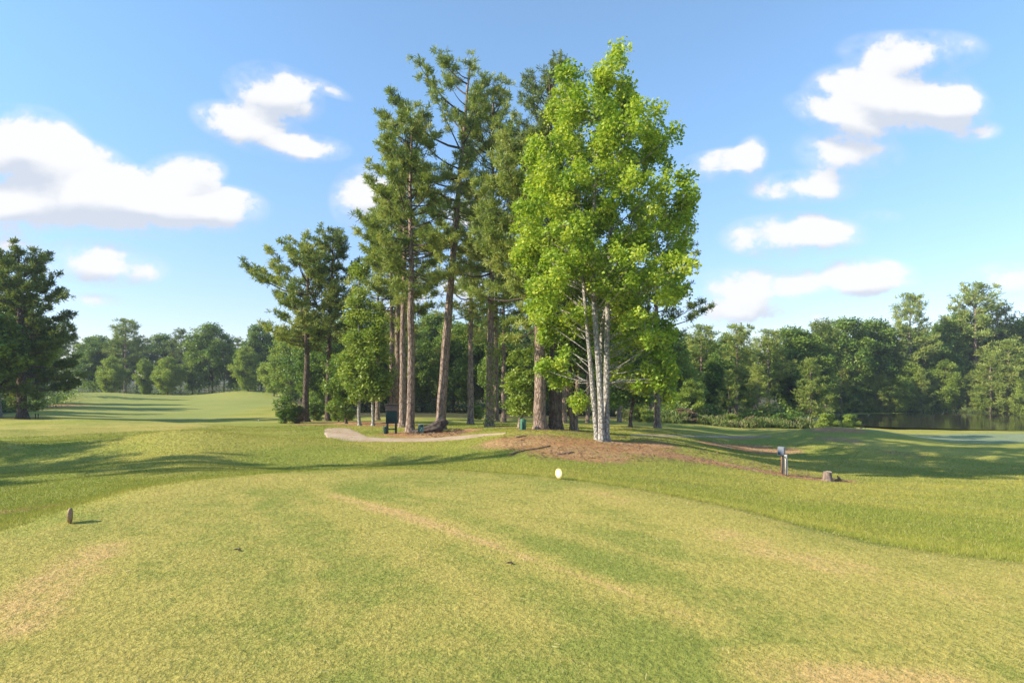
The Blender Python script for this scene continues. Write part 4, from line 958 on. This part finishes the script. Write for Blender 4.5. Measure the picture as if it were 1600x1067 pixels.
# stump and the broken root beside it
x, y, z = ground(1293, 751)
rg = np.random.default_rng(9)
stp = tag(empty('tree_stump', (x, y, z)), 'short weathered tree stump on red mulch right of the utility post', 'stump'); stp.scale = (y/22,)*3
a = np.linspace(0, 2*np.pi, 28, endpoint=False); lob = 1 + .10*np.sin(3*a+1) + .06*np.sin(7*a) ; hs = [-.1, 0, .06, .16, .28, .345]; rs = [.26, .235, .19, .16, .152, .15]
V = np.vstack([np.stack([(r_*lob*(1+.03*rg.normal(size=28)))*np.cos(a), (r_*lob)*np.sin(a), np.full(28, h_) + (.02*np.sin(2*a) if h_ > .3 else 0)], -1) for h_, r_ in zip(hs, rs)])
Q = np.array([(i*28+j, i*28+(j+1) % 28, (i+1)*28+(j+1) % 28, (i+1)*28+j) for i in range(5) for j in range(28)])
mesh_np('bark', V, Q, M['stump_side'], parent=stp)
V = np.vstack([[[0, 0, .352]], V[-28:]*np.array([.985, .985, 1]) + (0, 0, .002)]); mesh_np('cut_top', V, np.array([(0, 1+q, 1+(q+1) % 28) for q in range(28)]), M['stump_top'], parent=stp)
x, y, z = ground(1311, 752); rt_ = MB()
rt_.tube([(-.28,0,-.03),(-.1,.03,.05),(.08,0,.04),(.34,-.06,-.03)], [.03,.045,.05,.03], 7, .1, rg); rt_.tube([(.02,0,.02),(.0,.02,.13),(-.05,.02,.21)], [.055,.045,.02], 7, .1, rg)
o = rt_.build('broken_root', M['root']); o.location = (x, y, z); o.scale = (y/21,)*3; tag(o, 'dark broken root lying just right of the stump', 'root')

# exposed roots on the clay bank
for pts, lab in [([(797,712),(806,708),(822,704),(838,702),(860,697)], 'longest dark root across the left of the clay bank'), ([(806,684),(813,683),(822,682)], 'short dark root high on the left of the clay bank'),
                 ([(870,711),(885,709),(897,707)], 'short root in the middle of the clay bank'), ([(955,692),(975,694),(998,700)], 'root running right from the pale stemmed tree')]:
    P = np.array([ground(*q) for q in pts]); P[:, 2] += .02; s = MB(); s.tube(P, np.linspace(.05, .025, len(P)), 7, .15, rg)
    o = s.build('exposed_root', M['root'], smooth=True); tag(o, lab, 'root', 'roots on the clay bank')

# tee markers: thin upright discs
def marker(px, sy, ht, wd, rz, face, rim, label, symbol):
    P = ground(px, sy); root = tag(empty('tee_marker', tuple(P), rz), label, 'tee marker', 'tee markers')
    a = np.linspace(0, 2*np.pi, 36, endpoint=False)
    def disc(name, rw, rh, t0, t1, mat, cz):
        ring = lambda y_, s=1: np.stack([rw*s*np.cos(a), np.full(36, y_), cz + rh*s*np.sin(a)], -1)
        V = np.vstack([ring(t0), ring(t1), [[0, t0, cz]], [[0, t1, cz]]]); k = np.arange(36); k2 = (k+1) % 36
        T = np.vstack([np.stack([np.full(36, 72), k, k2], -1), np.stack([np.full(36, 73), 36+k2, 36+k], -1)]); Qd = np.stack([k, 36+k, 36+k2, k2], -1)
        mesh_np(name, V, [T, Qd], mat, parent=root)
    cz = ht/2 + .004
    disc('rim', wd/2, ht/2, -.011, .011, rim, cz); disc('face', wd/2*.78, ht/2*.78, -.0135, .0135, face, cz)
    b = MB(); b.tube([(0, 0, -.08), (0, 0, .02)], .006, 6); b.build('spike', M['rust'], root)
    if symbol:
        b = MB()
        for (x0, z0, x1, z1) in [(-.02,.028,0,.0),(.02,.028,0,.0),(0,.0,0,-.034),(-.028,.034,.028,.034)]:
            b.tube([(x0, -.0145, cz+z0), (x1, -.0145, cz+z1)], .0035, 5)
        b.build('emblem', M['yellow'], root)
    return root
marker(873.5, 748.5, .165, .165, R(-56), M['white_marker'], M['yellow'], 'white oval tee marker with pale yellow rim on the far edge of the tee', True)
marker(109.5, 817.5, .160, .145, R(115), M['tan_wood'], M['tan_wood'], 'tan oval tee marker seen nearly edge on at the left of the tee', False)
# little things
P = ground(404, 658); o = MB().box((0, 0, .07), (.10, .08, .16), bevel=.02).build('fairway_marker', M['white_marker']); o.location = P; tag(o, 'tiny white marker block on the left fairway rough', 'marker')
for px, lab in [(55.5, 'left one of two tiny dark stakes right of the big left pine'), (59.8, 'right one of two tiny dark stakes by the big left pine')]:
    x, y, z = at(px, 57); b = MB(); b.tube([(0,0,-.1),(0,0,.34)], .035, 8); b.tube([(0,0,.34),(0,0,.44)], [.06,.06], 8)
    o = b.build('stake', M['black'], smooth=False); o.location = (x, y, z); tag(o, lab, 'stake', 'tiny dark stakes')
x, y, z = at(1345, 52); b = MB(); b.tube([(0,0,-.1),(0,0,.22)], .05, 8, .05, rg); b.tube([(0,0,.22),(0,0,.27)], [.06,.04], 8); o = b.build('stake', M['root']); o.location = (x, y, z); tag(o, 'short brown stake on the far slope of the right hand mound', 'stake')
for px, sy, lab in [(372, 861, 'dark dry leaf scrap on the left half of the tee'), (797, 882, 'tiny dark scrap near the middle of the tee')]:
    P = ground(px, sy); b = lump('dry_leaf', (.022, .012, .006), 3, M['clod'], sub=2, amp=.5); b.location = (P[0], P[1], P[2] + .018); b.rotation_euler = (.2, .1, .4); tag(b, lab, 'leaf litter')

# ------------------------------------------------------------------ air
HZ = 0.00035
if HZ:
    m = bpy.data.materials.new('haze'); m.use_nodes = True; t = m.node_tree; t.nodes.clear(); o = N(t, 'ShaderNodeOutputMaterial')
    v = N(t, 'ShaderNodeVolumePrincipled'); v.inputs['Color'].default_value = (.80, .88, 1, 1); v.inputs['Density'].default_value = HZ
    v.inputs['Anisotropy'].default_value = 0.0; t.links.new(v.outputs[0], o.inputs['Volume'])
    b = MB(); b.box((0, 0, 10), (1440, 1440, 44)); hz = b.build('haze', m); tag(hz, 'thin pale blue summer haze over the course', 'haze', kind='stuff')
